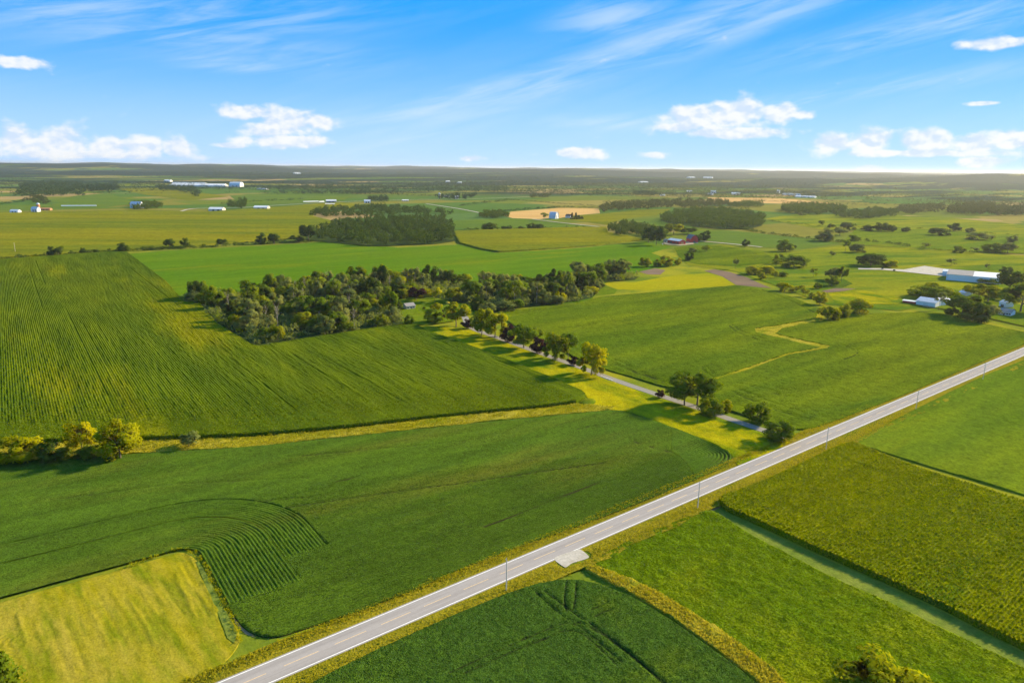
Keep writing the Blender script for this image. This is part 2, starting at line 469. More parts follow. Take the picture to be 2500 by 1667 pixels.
MT['leaf'] = leaf_mat('leaf_green', (0.110, 0.175, 0.012), (0.180, 0.225, 0.012), 0.46)
MT['leaf_dark'] = leaf_mat('leaf_dark_green', (0.058, 0.094, 0.014), (0.094, 0.130, 0.014), 0.32)
MT['leaf_yellow'] = leaf_mat('leaf_yellow_green', (0.34, 0.345, 0.005), (0.48, 0.43, 0.005), 0.52, (1.15, 1.1, 0.4))
MT['leaf_lime'] = leaf_mat('leaf_lime', (0.20, 0.24, 0.008), (0.31, 0.31, 0.008), 0.52, (1.3, 1.25, 0.5))
MT['leaf_dull'] = leaf_mat('leaf_dull', (0.140, 0.180, 0.050), (0.225, 0.245, 0.072), 0.42)
MT['leaf_purple'] = leaf_mat('leaf_purple', (0.032, 0.018, 0.020), (0.056, 0.024, 0.022), 0.25, (1.3, 0.8, 0.7))
MT['needle'] = leaf_mat('needle_dark', (0.014, 0.034, 0.014), (0.026, 0.045, 0.016), 0.1)
MT['far_tree'] = leaf_mat('far_tree_leaf', (0.030, 0.058, 0.022), (0.055, 0.088, 0.024), 0.2)
MT['far_tree_w'] = leaf_mat('far_tree_warm_leaf', (0.055, 0.075, 0.022), (0.095, 0.105, 0.028), 0.25)
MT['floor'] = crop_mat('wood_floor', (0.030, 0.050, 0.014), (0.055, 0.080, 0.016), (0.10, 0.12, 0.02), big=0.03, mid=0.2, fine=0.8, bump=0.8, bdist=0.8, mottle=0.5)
MT['path_grass'] = crop_mat('path_grass', (0.12, 0.17, 0.02), (0.17, 0.20, 0.03), (0.08, 0.14, 0.012), stretch=(5, 1), big=0.05, mid=0.2, fine=1.2, bump=0.5, mottle=0.4)
MT['dirt'] = plain_mat('packed_dirt', (0.36, 0.30, 0.20), 0.95, 0.05, 0.25, 0.5, c2=(0.24, 0.23, 0.08))
MT['corn_leaf_r'] = leaf_mat('corn_leaf_ripening', (0.165, 0.210, 0.004), (0.30, 0.285, 0.004), 0.45, (1.3, 1.25, 0.5))
MT['corn_leaf_l'] = leaf_mat('corn_leaf_green', (0.100, 0.155, 0.005), (0.185, 0.215, 0.005), 0.45, (1.3, 1.25, 0.5))
MT['grass_blade'] = leaf_mat('dry_grass_blade', (0.36, 0.325, 0.012), (0.52, 0.44, 0.040), 0.5, (1.15, 1.1, 0.6))
MT['soy_leaf_top'] = leaf_mat('soy_leaf_top', (0.058, 0.108, 0.010), (0.082, 0.138, 0.009), 0.3)
MT['alfalfa_top'] = leaf_mat('alfalfa_top', (0.105, 0.175, 0.003), (0.150, 0.205, 0.003), 0.4, (1.3, 1.2, 0.5))

# ------------------------------------------------------------------ the lie of the land
def relief(x, y):
    r = np.hypot(x, y)
    s = np.clip((r - 3200) / 9000, 0, 1); s = s * s * (3 - 2 * s)
    n = fbm(x / 2600.0, y / 2600.0, 4, 3)
    n2 = fbm(x / 900.0 + 9, y / 900.0, 3, 8)
    return s * (40 + 130 * (n - 0.32) + 62 * (n2 - 0.5) + 26 * np.sin(r / 620.0 + 7 * n)) * np.clip(1.15 - (r - 15000) / 60000, 0.5, 1)

def far_ground_mat():
    m, t, o = new_mat('countryside')
    g = t.new('ShaderNodeNewGeometry')
    pos = g.outputs['Position']
    # near: rough grass; far: a patchwork of fields and woods
    nb = t.noise(pos, 0.02, 4, 0.6); nf = t.noise(pos, 0.7, 3, 0.6)
    near = t.mix(t.ramp(nb, 0.38, 0.62), (0.13, 0.18, 0.014), (0.24, 0.23, 0.014))
    def cells(scale, off, rz):
        mp = t.new('ShaderNodeMapping'); t.l.new(pos, mp.inputs['Vector'])
        mp.inputs['Rotation'].default_value = (0, 0, rz); mp.inputs['Location'].default_value = off
        mp.inputs['Scale'].default_value = (scale, scale * 1.7, 0)
        vo = t.new('ShaderNodeTexVoronoi'); vo.distance = 'CHEBYCHEV'; vo.inputs['Randomness'].default_value = 0.75
        vo.inputs['Scale'].default_value = 1.0
        t.l.new(mp.outputs[0], vo.inputs['Vector'])
        sp = t.new('ShaderNodeSeparateColor'); t.l.new(vo.outputs['Color'], sp.inputs[0])
        return sp.outputs[0]
    k = cells(1 / 420.0, (3.3, 1.2, 0), R(-3))
    cr = t.new('ShaderNodeValToRGB'); cr.color_ramp.interpolation = 'CONSTANT'
    els = cr.color_ramp.elements
    cols = [(0.0, (0.075, 0.14, 0.022)), (0.22, (0.13, 0.16, 0.02)), (0.40, (0.18, 0.17, 0.025)), (0.55, (0.085, 0.15, 0.035)),
            (0.70, (0.24, 0.20, 0.045)), (0.80, (0.10, 0.15, 0.02)), (0.92, (0.32, 0.23, 0.09))]
    while len(els) < len(cols): els.new(0.5)
    for e, (p, c) in zip(els, cols): e.position = p; e.color = (*c, 1)
    t.l.new(k, cr.inputs[0])
    fields = cr.outputs[0]
    sep = t.new('ShaderNodeSeparateXYZ'); t.l.new(pos, sep.inputs[0])
    r = t.vm('LENGTH', pos)
    ln = t.new('ShaderNodeVectorMath'); ln.operation = 'LENGTH'; t.l.new(pos, ln.inputs[0]); r = ln.outputs['Value']
    c = t.mix(t.ramp(r, 900, 1150), near, fields)
    # woods thicken with distance
    mpw = t.new('ShaderNodeMapping'); t.l.new(pos, mpw.inputs['Vector']); mpw.inputs['Rotation'].default_value = (0, 0, AZ)
    mpw.inputs['Scale'].default_value = (0.35, 1.0, 0)
    nw = t.noise(mpw.outputs[0], 1 / 620.0, 6, 0.62)
    wthr = t.ramp(r, 2800, 7500, 0.55, 0.39, smooth=False)
    wood = t.ramp(t.m('SUBTRACT', nw, wthr), -0.012, 0.012)
    wood = t.m('MULTIPLY', wood, t.ramp(r, 2600, 3300))
    wn = t.noise(pos, 1 / 28.0, 4, 0.7)
    wc = t.mix(wn, (0.010, 0.026, 0.018), (0.032, 0.054, 0.026))
    c = t.mix(wood, c, wc)
    kk = t.ramp(t.m('ADD', t.m('MULTIPLY', nf, 0.5), t.m('MULTIPLY', nb, 0.5)), 0.3, 0.7, 0.75, 1.25, smooth=False)
    c = t.mix(1.0, c, t.xyz(kk, kk, kk), 'MULTIPLY')
    b = principled(t, 1.0, 0.0); t.l.new(c, b.inputs['Base Color'])
    bp = t.new('ShaderNodeBump'); bp.inputs['Strength'].default_value = 0.5; bp.inputs['Distance'].default_value = 0.4
    t.l.new(nf, bp.inputs['Height']); t.l.new(bp.outputs[0], b.inputs['Normal'])
    t.l.new(b.outputs[0], o.inputs['Surface'])
    return m

nr, na = 150, 600
rad = np.concatenate([[0.0], np.geomspace(60, 42000, nr - 1)])
ang = np.linspace(0, 2 * np.pi, na, endpoint=False)
gx = rad[:, None] * np.sin(ang)[None, :]; gy = rad[:, None] * np.cos(ang)[None, :]
gz = relief(gx, gy)
V = np.stack([gx, gy, gz], -1).reshape(-1, 3)
ii, jj = np.meshgrid(np.arange(nr - 1), np.arange(na), indexing='ij')
F = np.stack([ii * na + jj, ii * na + (jj + 1) % na, (ii + 1) * na + (jj + 1) % na, (ii + 1) * na + jj], -1).reshape(-1, 4)
F = F[:, ::-1]
obj('ground', mesh('ground', V, F, True, [far_ground_mat()]), kind='structure', label='rolling farm country of fields and woods reaching the horizon')

# ------------------------------------------------------------------ crops and grass as height fields
def hf(name, poly, ang, du, dv, hfun, mat, label, cat, tracks=(), holes=(), skirt=True, z0=0.0, kind='stuff', jitter=0.0, dz_far=0.0):
    poly = np.asarray(poly, float)
    c, s = math.cos(ang), math.sin(ang)
    uv = np.stack([poly[:, 0] * c + poly[:, 1] * s, -poly[:, 0] * s + poly[:, 1] * c], 1)
    u0, v0 = uv.min(0) - (du, dv); u1, v1 = uv.max(0) + (du, dv)
    U = np.arange(u0, u1 + du, du); Vv = np.arange(math.floor(v0 / dv) * dv, v1 + dv, dv)
    uu, vv = np.meshgrid(U, Vv, indexing='ij')
    x = uu * c - vv * s; y = uu * s + vv * c
    ins = pip(poly, x, y)
    for h in holes: ins &= ~pip(np.asarray(h), x, y)
    cell = ins[:-1, :-1] | ins[1:, :-1] | ins[:-1, 1:] | ins[1:, 1:]
    idx = np.arange(x.size).reshape(x.shape)
    q = np.stack([idx[:-1, :-1], idx[1:, :-1], idx[1:, 1:], idx[:-1, 1:]], -1)[cell]
    used = np.zeros(x.size, bool); used[q.ravel()] = True
    xf, yf = x.ravel().copy(), y.ravel().copy()
    fix = np.where(used & ~ins.ravel())[0]
    bx, by, bd = seg_near(poly, xf[fix], yf[fix])
    for h in holes:
        hx, hy, hd = seg_near(np.asarray(h), xf[fix], yf[fix])
        k = hd < bd
        bx[k] = hx[k]; by[k] = hy[k]; bd[k] = hd[k]
    xf[fix] = bx; yf[fix] = by
    remap = np.cumsum(used) - 1
    sel = np.where(used)[0]
    X2, Y2 = xf[sel], yf[sel]
    Z2 = hfun(X2, Y2, uu.ravel()[sel], vv.ravel()[sel])
    if jitter:
        X2 = X2 + np.random.uniform(-jitter, jitter, X2.shape); Y2 = Y2 + np.random.uniform(-jitter, jitter, X2.shape)
    for (line, wd, dp) in tracks:
        _, _, d = seg_near(np.asarray(line), X2, Y2, closed=False)
        Z2 = Z2 - dp * np.exp(-(d / wd) ** 2)
    Z2 = np.maximum(Z2, 0.05) + z0
    q = remap[q]
    V = np.stack([X2, Y2, Z2], -1)
    if skirt:
        e = np.concatenate([q[:, [0, 1]], q[:, [1, 2]], q[:, [2, 3]], q[:, [3, 0]]])
        es = np.sort(e, 1); key = es[:, 0].astype(np.int64) * len(V) + es[:, 1]
        un, inv, cnt = np.unique(key, return_inverse=True, return_counts=True)
        be = e[cnt[inv] == 1]
        bv = np.unique(be)
        low = np.full(len(V), -1); low[bv] = len(V) + np.arange(len(bv))
        lowV = V[bv].copy(); lowV[:, 2] = -0.05
        V = np.vstack([V, lowV])
        sk = np.stack([be[:, 1], be[:, 0], low[be[:, 0]], low[be[:, 1]]], -1)
        q = np.vstack([q, sk])
    # keep faces pointing up
    a, b, d_ = V[q[0, 0]], V[q[0, 1]], V[q[0, 3]]
    me = mesh(name, V, q, True, [mat])
    o = obj(name, me, kind=kind, label=label)
    if cat: o['category'] = cat
    return o

def rows(base, amp, sp, nz=0.12, ns=1.3, seed=1, big=0.0):
    def f(x, y, u, v):
        z = base + amp * np.cos(2 * np.pi * v / sp)
        z = z + nz * 2 * (vnoise(x * ns, y * ns, seed) - 0.5)
        if big: z = z + big * 2 * (fbm(x * 0.06, y * 0.06, 3, seed + 5) - 0.5)
        return z
    return f

def lumps(base, nz, ns, seed=1, big=0.0, bs=0.08):
    def f(x, y, u, v):
        z = base + nz * 2 * (fbm(x * ns, y * ns, 2, seed) - 0.5)
        if big: z = z + big * 2 * (fbm(x * bs, y * bs, 3, seed + 5) - 0.5)
        return z
    return f

# the road's own line
def fit(pts):
    p = P(*pts)
    A = np.stack([p[:, 0], np.ones(len(p))], 1)
    return np.linalg.lstsq(A, p[:, 1], rcond=None)[0]
ku, bu = fit([(700, 1590.6), (1549.6, 1250), (1400, 1307), (2022, 1050), (1700, 1187), (2500, 845.5)])
kl, bl = fit([(700, 1636.5), (1600, 1263.4), (1400, 1345.6), (2083, 1050), (1700, 1214.5), (2500, 867.6)])
K = (ku + kl) / 2
RA = math.atan(K)
def on_road(x, off=0.0):
    yu, yl = ku * x + bu, kl * x + bl
    return np.array([x, (yu + yl) / 2 + off / math.cos(RA)])
rx = np.array([60.0, 200.0, 400.0])
HALF = float(np.mean((ku * rx + bu) - (kl * rx + bl)) / 2 * math.cos(RA))
BM = float(np.mean([on_road(x)[1] - K * x for x in rx]))
def on_road(x, off=0.0):
    return np.array([x - off * math.sin(RA), K * x + BM + off * math.cos(RA)])

def strip(name, line, left, right, z, mat, parent=None, **props):
    """flat ribbon along a polyline between two side offsets"""
    line = np.asarray(line, float)
    t = np.gradient(line, axis=0); t /= np.linalg.norm(t, axis=1)[:, None] + 1e-9
    n = np.stack([-t[:, 1], t[:, 0]], 1)
    L = line + n * np.asarray(left).reshape(-1, 1); Rr = line + n * np.asarray(right).reshape(-1, 1)
    k = len(line)
    zz = np.full(k, z)
    V = np.vstack([np.column_stack([L, zz]), np.column_stack([Rr, zz])])
    F = [[i, k + i, k + i + 1, i + 1] for i in range(k - 1)]
    return obj(name, mesh(name, V, F, False, [mat]), parent, **props)

def sheet(name, poly, z, mat, label, kind='structure', parent=None, cat=None):
    poly = np.asarray(poly)
    a = 0.5 * np.sum(poly[:, 0] * np.roll(poly[:, 1], -1) - np.roll(poly[:, 0], -1) * poly[:, 1])
    if a < 0: poly = poly[::-1]
    me = bpy.data.meshes.new(name)
    me.from_pydata([(x, y, z) for x, y in poly], [], [list(range(len(poly)))])
    me.materials.append(mat); me.update()
    o = obj(name, me, parent, kind=kind, label=label)
    if cat: o['category'] = cat
    return o

xs = np.arange(-420, 2600, 20.0)
RL = np.array([on_road(x) for x in xs])
V = []
prof = [(-HALF - 2.2, 0.02), (-HALF - 0.55, 0.16), (HALF + 0.55, 0.16), (HALF + 2.2, 0.02)]
nrm = np.array([-math.sin(RA), math.cos(RA)])
for (o_, z_) in prof: V.append(np.column_stack([RL + nrm * o_, np.full(len(RL), z_)]))
k = len(RL); F = []; MI = []
for a in range(3):
    for i in range(k - 1):
        F.append([a * k + i, a * k + i + 1, (a + 1) * k + i + 1, (a + 1) * k + i]); MI.append(0 if a == 1 else 1)
road = obj('road', mesh('road', np.vstack(V), F, False, [MT['asphalt'], MT['verge']], MI), kind='structure', label='straight grey two-lane country road crossing the fields')
for sgn in (-1, 1):
    strip('edge_line', RL, sgn * HALF + 0.13, sgn * HALF - 0.13, 0.166, MT['white_paint'], road)
for x in np.arange(-60, 760, 12.2):
    p = np.array([on_road(x), on_road(x + 8.2)])
    strip('centre_dash', p, 0.09, -0.09, 0.166, MT['yellow_paint'], road)

# farm lane
LN = P((1948, 1077), (1932, 1072), (1815, 1034.5), (1697, 993), (1592, 959), (1496, 926), (1413, 895), (1330, 866), (1206, 821), (1155, 804))
LN = np.vstack([LN[:1] + (LN[0] - LN[2]) / np.linalg.norm(LN[0] - LN[2]) * 0.5, LN])
tail = P((1155, 804), (1140, 790), (1136, 775), (1128, 762), (1105, 752))
LN = smooth_line(np.vstack([LN, tail[1:]]), 2)
lane = strip('lane', LN, 2.5, -2.5, 0.075, MT['lane'], None, kind='structure', label='narrow paved farm lane running from the road to the wooded yard')
for (cxp, cyp, wd, ln_) in [(1951, 1079, 1.0, 4.2), (1920, 1068.5, 0.8, 3.6)]:
    c0 = np.array(G(cxp, cyp)); d = np.array([math.cos(RA), math.sin(RA)])
    strip('white_bar', np.array([c0 - d * ln_ / 2, c0 + d * ln_ / 2]), wd / 2, -wd / 2, 0.085, MT['white_paint'], lane)

# ---- polygons of the fields
soy_poly = P((-160, 1146), (0, 1131), (190, 1122), (340, 1110), (600, 1096), (850, 1069), (1136, 1038.5), (1365, 1015.6), (1440, 1009), (1489, 1004), (1520, 1005), (1543, 1010),
             (1653, 1050), (1742, 1085), (1778, 1103), (1788, 1114), (1787, 1126), (1772, 1141), (1678, 1180.5), (1504, 1253), (1178, 1368), (930, 1478), (700, 1551), (689, 1555), (660, 1558), (631, 1554),
             (597, 1538), (566, 1500), (543, 1468), (509, 1400), (486, 1365), (472, 1351), (459, 1346), (440, 1345), (421, 1349), (268, 1396), (115, 1434), (0, 1468), (-160, 1514))
# rows that bend round the hay meadow
hay_edge = smooth_line(P((-160, 1514), (0, 1468), (115, 1434), (268, 1396), (410, 1351), (459, 1337), (482, 1352), (509, 1400), (543, 1468), (570, 1508)), 2)

SP = 1.06
def offset_line(line, d):
    t = np.gradient(line, axis=0); t /= np.linalg.norm(t, axis=1)[:, None]
    n = np.stack([-t[:, 1], t[:, 0]], 1)
    return line + n * d
# clean corner: straight - arc - straight
A0, A1 = np.array(G(60, 1450)), np.array(G(400, 1357))
B0, B1 = np.array(G(500, 1380)), np.array(G(563, 1498))
def isect(p, r, q, s):
    r, s = r - p, s - q
    t = ((q - p)[0] * s[1] - (q - p)[1] * s[0]) / (r[0] * s[1] - r[1] * s[0])
    return p + r * t
C0 = isect(A0, A1, B0, B1)
da = (A0 - C0) / np.linalg.norm(A0 - C0); db = (B1 - C0) / np.linalg.norm(B1 - C0)
RC = 6.0
half = math.acos(float(np.dot(da, db))) / 2
tl = RC / math.tan(half)
Ta, Tb = C0 + da * tl, C0 + db * tl
bis = (da + db) / np.linalg.norm(da + db)
CC = C0 + bis * (RC / math.sin(half))
a_a = math.atan2(*(Ta - CC)[::-1]); a_b = math.atan2(*(Tb - CC)[::-1])
while a_b - a_a > math.pi: a_b -= 2 * math.pi
while a_b - a_a < -math.pi: a_b += 2 * math.pi
def bend(s, d):
    """s metres along the meadow edge (0 = start of the corner), d metres out into the beans"""
    arcL = abs(a_b - a_a) * RC
    if s < 0:
        n = (Ta - CC) / RC
        return Ta + da * (-s) + n * d
    if s > arcL:
        n = (Tb - CC) / RC
        return Tb + db * (s - arcL) + n * d
    a = a_a + (a_b - a_a) * s / arcL
    return CC + np.array([math.cos(a), math.sin(a)]) * (RC + d)
arcL = abs(a_b - a_a) * RC
LB = float(np.linalg.norm(np.array(G(563, 1498)) - Tb))
# inner block 0..D1 runs down to the road corner, outer block D1..D2 stops short
D1, D2 = 0.6 + 18 * SP, 0.6 + 30 * SP
so_ = float(np.dot(np.array(G(0 + (1930 / 2.613), 1150 + 530 / 2.613)) - Tb, db))
def bend_block(d0, d1, s0, s1, name, label):
    nv = int((d1 - d0) / (SP / 4)); dd = d0 + (np.arange(nv + 1)) * (SP / 4)
    ss = np.concatenate([np.arange(s0, 0, 1.5), np.linspace(0, arcL, 26), np.arange(arcL + 1.0, arcL + s1, 1.2), [arcL + s1]])
    V = np.zeros((len(ss), len(dd), 3))
    for i, s in enumerate(ss):
        for j, d in enumerate(dd):
            p = bend(s, d)
            e = min(1, (j) / 2.0, (nv - j) / 2.0) 
            wob = 0.16 * (vnoise(np.array([s * 0.6]), np.array([round(d / SP) * 3.1]), 5)[0] - 0.5)
            V[i, j] = (p[0], p[1], 0.76 - 0.26 * ((1 - math.cos(2 * math.pi * (d - d0) / SP)) / 2) ** 2 + wob)
    V[-1, :, 2] = 0.50; V[:, -1, 2] -= 0.25
    n1, n2 = len(ss), len(dd)
    i, j = np.meshgrid(np.arange(n1 - 1), np.arange(n2 - 1), indexing='ij')
    F = np.stack([i * n2 + j, (i + 1) * n2 + j, (i + 1) * n2 + j + 1, i * n2 + j + 1], -1).reshape(-1, 4)
    return obj(name, mesh(name, V.reshape(-1, 3), F, True, [MT['soy']]), kind='stuff', label=label, category='soybeans')
S_IN = LB - 3.0
S_OUT = max(8.0, so_)
bend_block(0.6, D1, -42, S_IN, 'soybean_rows', 'curved soybean rows hugging the corner of the yellow hay meadow')
bend_block(D1, D2, -42, S_OUT, 'soybean_rows', 'outer band of curved soybean rows that stops short in the big soybean field')
def bend_poly(d0, d1, s0, s1):
    ss = np.concatenate([[s0], np.linspace(0, arcL, 26), [arcL + s1]])
    return np.array([bend(s, d0) for s in ss] + [bend(s, d1) for s in ss[::-1]])
hole1 = bend_poly(-3.0, D1 - 0.2, -42, S_IN - 0.2)
hole2 = bend_poly(D1 - 0.4, D2 - 0.3, -42, S_OUT - 0.2)
trk = lambda *pts: P(*pts)
soy_tracks = [(trk((640, 1250 - 0), (900, 1212), (1100, 1185), (1480, 1131)), 0.45, 0.58), (trk((600, 1228), (760, 1215)), 0.5, 0.58),
              (trk((740, 1115), (900, 1100), (1140, 1079)), 0.4, 0.58), (trk((690, 1118), (860, 1104)), 0.4, 0.58),
              (trk((130, 1222), (420, 1185), (760, 1168)), 0.4, 0.58), (trk((1180, 1290), (1460, 1180)), 0.4, 0.58),
              (trk((100, 1380), (260, 1335), (400, 1300)), 0.5, 0.58), (trk((1410, 1049), (1500, 1034)), 0.4, 0.58), (trk((1530, 1075), (1580, 1090), (1640, 1107)), 0.4, 0.58),
              (trk((820, 1178), (870, 1167)), 0.6, 0.58)]
def soy_h(x, y, u, v):
    dist = (y - K * x - BM) * math.cos(RA)
    gap = ((1 + np.cos(2 * np.pi * v / SP)) / 2) ** 1.5
    k_ = np.clip(1.15 - dist / 95.0, 0.18, 1.0) * np.clip(0.35 + 1.1 * fbm(x * 0.02, y * 0.06, 3, 44), 0, 1)
    return 0.76 - 0.68 * gap * k_ + 0.20 * (vnoise(x * 1.1, y * 1.1, 4) - 0.5) + 0.16 * (fbm(x * 0.06, y * 0.06, 3, 9) - 0.5)
ce = smooth_line(P((1640, 1045), (1653, 1050), (1742, 1085), (1778, 1103), (1788, 1114), (1787, 1126), (1772, 1141), (1700, 1171)), 2)
ctr = np.vstack([ce, P((1690, 1150), (1668, 1122), (1640, 1105))])
cq = G(1770, 1125)
def contour_h(x, y, u, v):
    _, _, d = seg_near(ce, x, y, closed=False)
    g_ = ((1 - np.cos(2 * np.pi * d / 1.5)) / 2) ** 2
    return 0.72 - 0.5 * (1 - g_) * np.exp(-(d / 11.0) ** 2) * np.exp(-(np.hypot(x - cq[0], y - cq[1]) / 21.0) ** 4) + 0.08 * (vnoise(x, y, 4) - 0.5)
hf('soybean_rows', ctr, RA, 0.36, 0.36, contour_h, MT['soy'], 'tight concentric soybean rows at the rounded east end of the big field', 'soybeans', skirt=False)
hf('soybean_field', smooth_line(soy_poly, 1, True), RA, 1.5, SP / 4, soy_h, MT['soy'],
   'big dark green soybean field between the grassy ditch and the road', 'soybeans', soy_tracks, [hole1, hole2, ctr])
# hay meadow
hay = P((-170, 1520), (0, 1472), (115, 1438), (268, 1400), (421, 1353), (452, 1349), (480, 1366), (505, 1405), (540, 1474), (566, 1510), (592, 1560), (560, 1610), (500, 1650), (440, 1690), (380, 1730), (-170, 1760))
random.seed(3)
sw = []
h0 = np.array(G(237, 1448)); h1 = np.array(G(318, 1601)); hd = (h1 - h0) / np.linalg.norm(h1 - h0); hn = np.array([-hd[1], hd[0]])
for k_ in range(-9, 9):
    a0 = random.uniform(-6, 8); L_ = random.uniform(12, 30); c_ = h0 + hn * (k_ * 2.9 + random.uniform(-0.5, 0.5))
    sw.append((np.array([c_ + hd * a0, c_ + hd * (a0 + L_ / 2) + hn * random.uniform(-0.5, 0.5), c_ + hd * (a0 + L_)]), 0.45, random.choice([-0.13, 0.07, -0.10, 0.08])))
for off_ in (2.5, 5.0, 7.5):
    sw.append((np.array([bend(s_, -off_) for s_ in list(np.arange(-34, 0, 3)) + list(np.linspace(0, arcL, 8)) + list(np.arange(arcL + 3, arcL + 30, 3))]) if off_ < RC - 0.5 else np.array([bend(s_, -off_) for s_ in np.arange(arcL + 6, arcL + 30, 3)]), 0.5, -0.15 if off_ != 5.0 else 0.1))
cs_ = np.array(G(65, 1560))
for rr_ in (3.0, 4.5, 6.0, 7.5):
    sw.append((np.array([cs_ + rr_ * np.array([math.cos(t_), 0.8 * math.sin(t_)]) for t_ in np.linspace(1.2, 4.6, 14)]), 0.4, -0.18))
random.seed(7)
hf('hay_meadow', smooth_line(hay, 2, True), R(4), 0.4, 0.4, lumps(0.16, 0.06, 0.5, 9, 0.05), MT['hay'], 'mown yellow hay meadow with faded swath marks at the lower left', 'hay meadow', tracks=sw, skirt=True)

sheet('grass_path', P((478, 1372), (486, 1372), (510, 1412), (545, 1482), (580, 1545), (572, 1572), (556, 1560), (530, 1492), (500, 1425)), 0.30, MT['path_grass'], 'greyish green strip along the east edge of the hay meadow')
# corn left
corn_poly = P((-220, 655), (0, 637), (150, 625), (283, 616), (309.5, 618), (355, 652), (405, 690), (431, 720), (440, 728), (475, 741), (489, 745), (510, 770), (527, 792), (560, 814), (591, 831), (612, 846), (626, 851), (655, 847), (740, 833), (834, 819), (910, 806),
              (1000, 798), (1016, 798), (1051, 816), (1087, 829), (1125, 841), (1212, 875), (1346, 928), (1420, 962), (1431, 972), (1407, 986), (1330, 997), (1136, 1015), (830, 1050), (600, 1069), (340, 1077), (170, 1081), (0, 1088), (-220, 1100))
CH = 2.1
hl = P((-220, 1052), (0, 1042), (340, 1033), (600, 1029), (900, 1006), (1200, 975), (1390, 952))
def corn_h(x, y, u, v):
    amp = 0.06 + 0.13 * np.clip((150 - x) / 220, 0, 1)
    z = CH + amp * np.cos(2 * np.pi * v / 1.12) + 0.25 * 2 * (vnoise(x * 1.1, y * 1.1, 3) - 0.5)
    hy = np.interp(x, hl[:, 0], hl[:, 1])
    end = y < hy
    z2 = CH + 0.10 * np.cos(2 * np.pi * y / 1.12) + 0.16 * 2 * (vnoise(x * 0.9, y * 0.9, 8) - 0.5)
    d = y - hy
    z = np.where(end, z2, z)
    z = z - 0.5 * np.exp(-(d / 0.7) ** 2)
    # dense shaded canopy further off, rows fade where leaves close
    close = np.clip(fbm(x * 0.012, y * 0.006, 3, 17) * 2.2 - 0.75, 0, 1)
    z = z + 0.25 * 2 * (fbm(x * 0.03, y * 0.012, 3, 12) - 0.5)
    return z
hl_s = hl[np.argsort(hl[:, 0])]; hl = hl_s
ct = []
for (a, b) in [((60, 660), (120, 760)), ((130, 760), (330, 1010)), ((320, 660), (480, 790)), ((85, 640), (110, 700)), ((600, 770), (640, 800)),
               ((900, 880), (1010, 945)), ((1060, 870), (1180, 925)), ((820, 890), (970, 990)), ((700, 870), (900, 985)), ((560, 880), (720, 1010)), ((1210, 880), (1330, 940)), ((190, 800), (300, 940))]:
    x_ = (G(*a)[0] + G(*b)[0]) / 2
    ct.append((np.array([[x_, G(*a)[1]], [x_ + 0.6, G(*b)[1]]]), 0.5, 0.3))
hf('corn_field', corn_poly, R(90), 4.8, 0.28, lambda x, y, u, v: corn_h(x, y, u, v), MT['corn'], 'wide corn field with straight rows left of the central wood', 'corn', ct, jitter=0.03)

# corn lower right
cr_poly = P((1757, 1232), (1765, 1221), (1800, 1209), (1850, 1190), (1960, 1140), (2040, 1100), (2075, 1089), (2100, 1096), (2180, 1130), (2300, 1172), (2400, 1203), (2500, 1235), (2700, 1300), (2900, 1800), (2640, 1660), (2500, 1588), (2400, 1540), (2300, 1487), (2150, 1418), (2000, 1352), (1900, 1305), (1820, 1268), (1775, 1249))
def cornr_h(x, y, u, v):
    z = 2.0 + 0.16 * np.cos(2 * np.pi * v / 1.06) + 0.22 * 2 * (vnoise(x * 1.6, y * 1.6, 3) - 0.5) + 0.18 * 2 * (fbm(x * 0.10, y * 0.10, 3, 2) - 0.5)
    return z
crt = [(P((1840, 1270), (1900, 1240), (1985, 1200), (2060, 1165), (2110, 1150)), 1.1, 0.55), (P((1900, 1245), (1960, 1265), (2080, 1310), (2200, 1370), (2420, 1460)), 0.7, 0.3), (P((2040, 1120), (2110, 1150), (2190, 1170)), 1.0, 0.4)]
hf('corn_field', smooth_line(cr_poly, 1, True), RA + R(1), 0.6, 0.265, cornr_h, MT['corn_r'], 'ripening yellow-green corn block at the lower right beside the road', 'corn', crt, jitter=0.06)

# alfalfa lower right
al = P((1440, 1385), (1455, 1365), (1560, 1310), (1700, 1255), (1735, 1247), (1750, 1254), (1820, 1300), (1900, 1342), (2000, 1396), (2150, 1464), (2300, 1536), (2400, 1582), (2500, 1634), (2650, 1700), (2700, 1900), (1990, 1760), (1880, 1640), (1760, 1550), (1650, 1480), (1560, 1430), (1490, 1405))
hf('alfalfa_field', smooth_line(al, 1, True), R(0), 0.7, 0.7, lumps(0.42, 0.28, 0.45, 5, 0.2), MT['alfalfa'], 'bright green alfalfa strip between the corn block and the weedy fence line', 'alfalfa')
sheet('grass_path', P((1745, 1250), (1760, 1240), (1778, 1254), (1822, 1273), (1902, 1311), (2002, 1358), (2152, 1424), (2302, 1493), (2402, 1546), (2502, 1594), (2650, 1666), (2650, 1700), (2500, 1634), (2400, 1582), (2300, 1536), (2150, 1464), (2000, 1396), (1900, 1342), (1820, 1300)), 0.09, MT['path_grass'], 'pale mown grass path along the corn block')
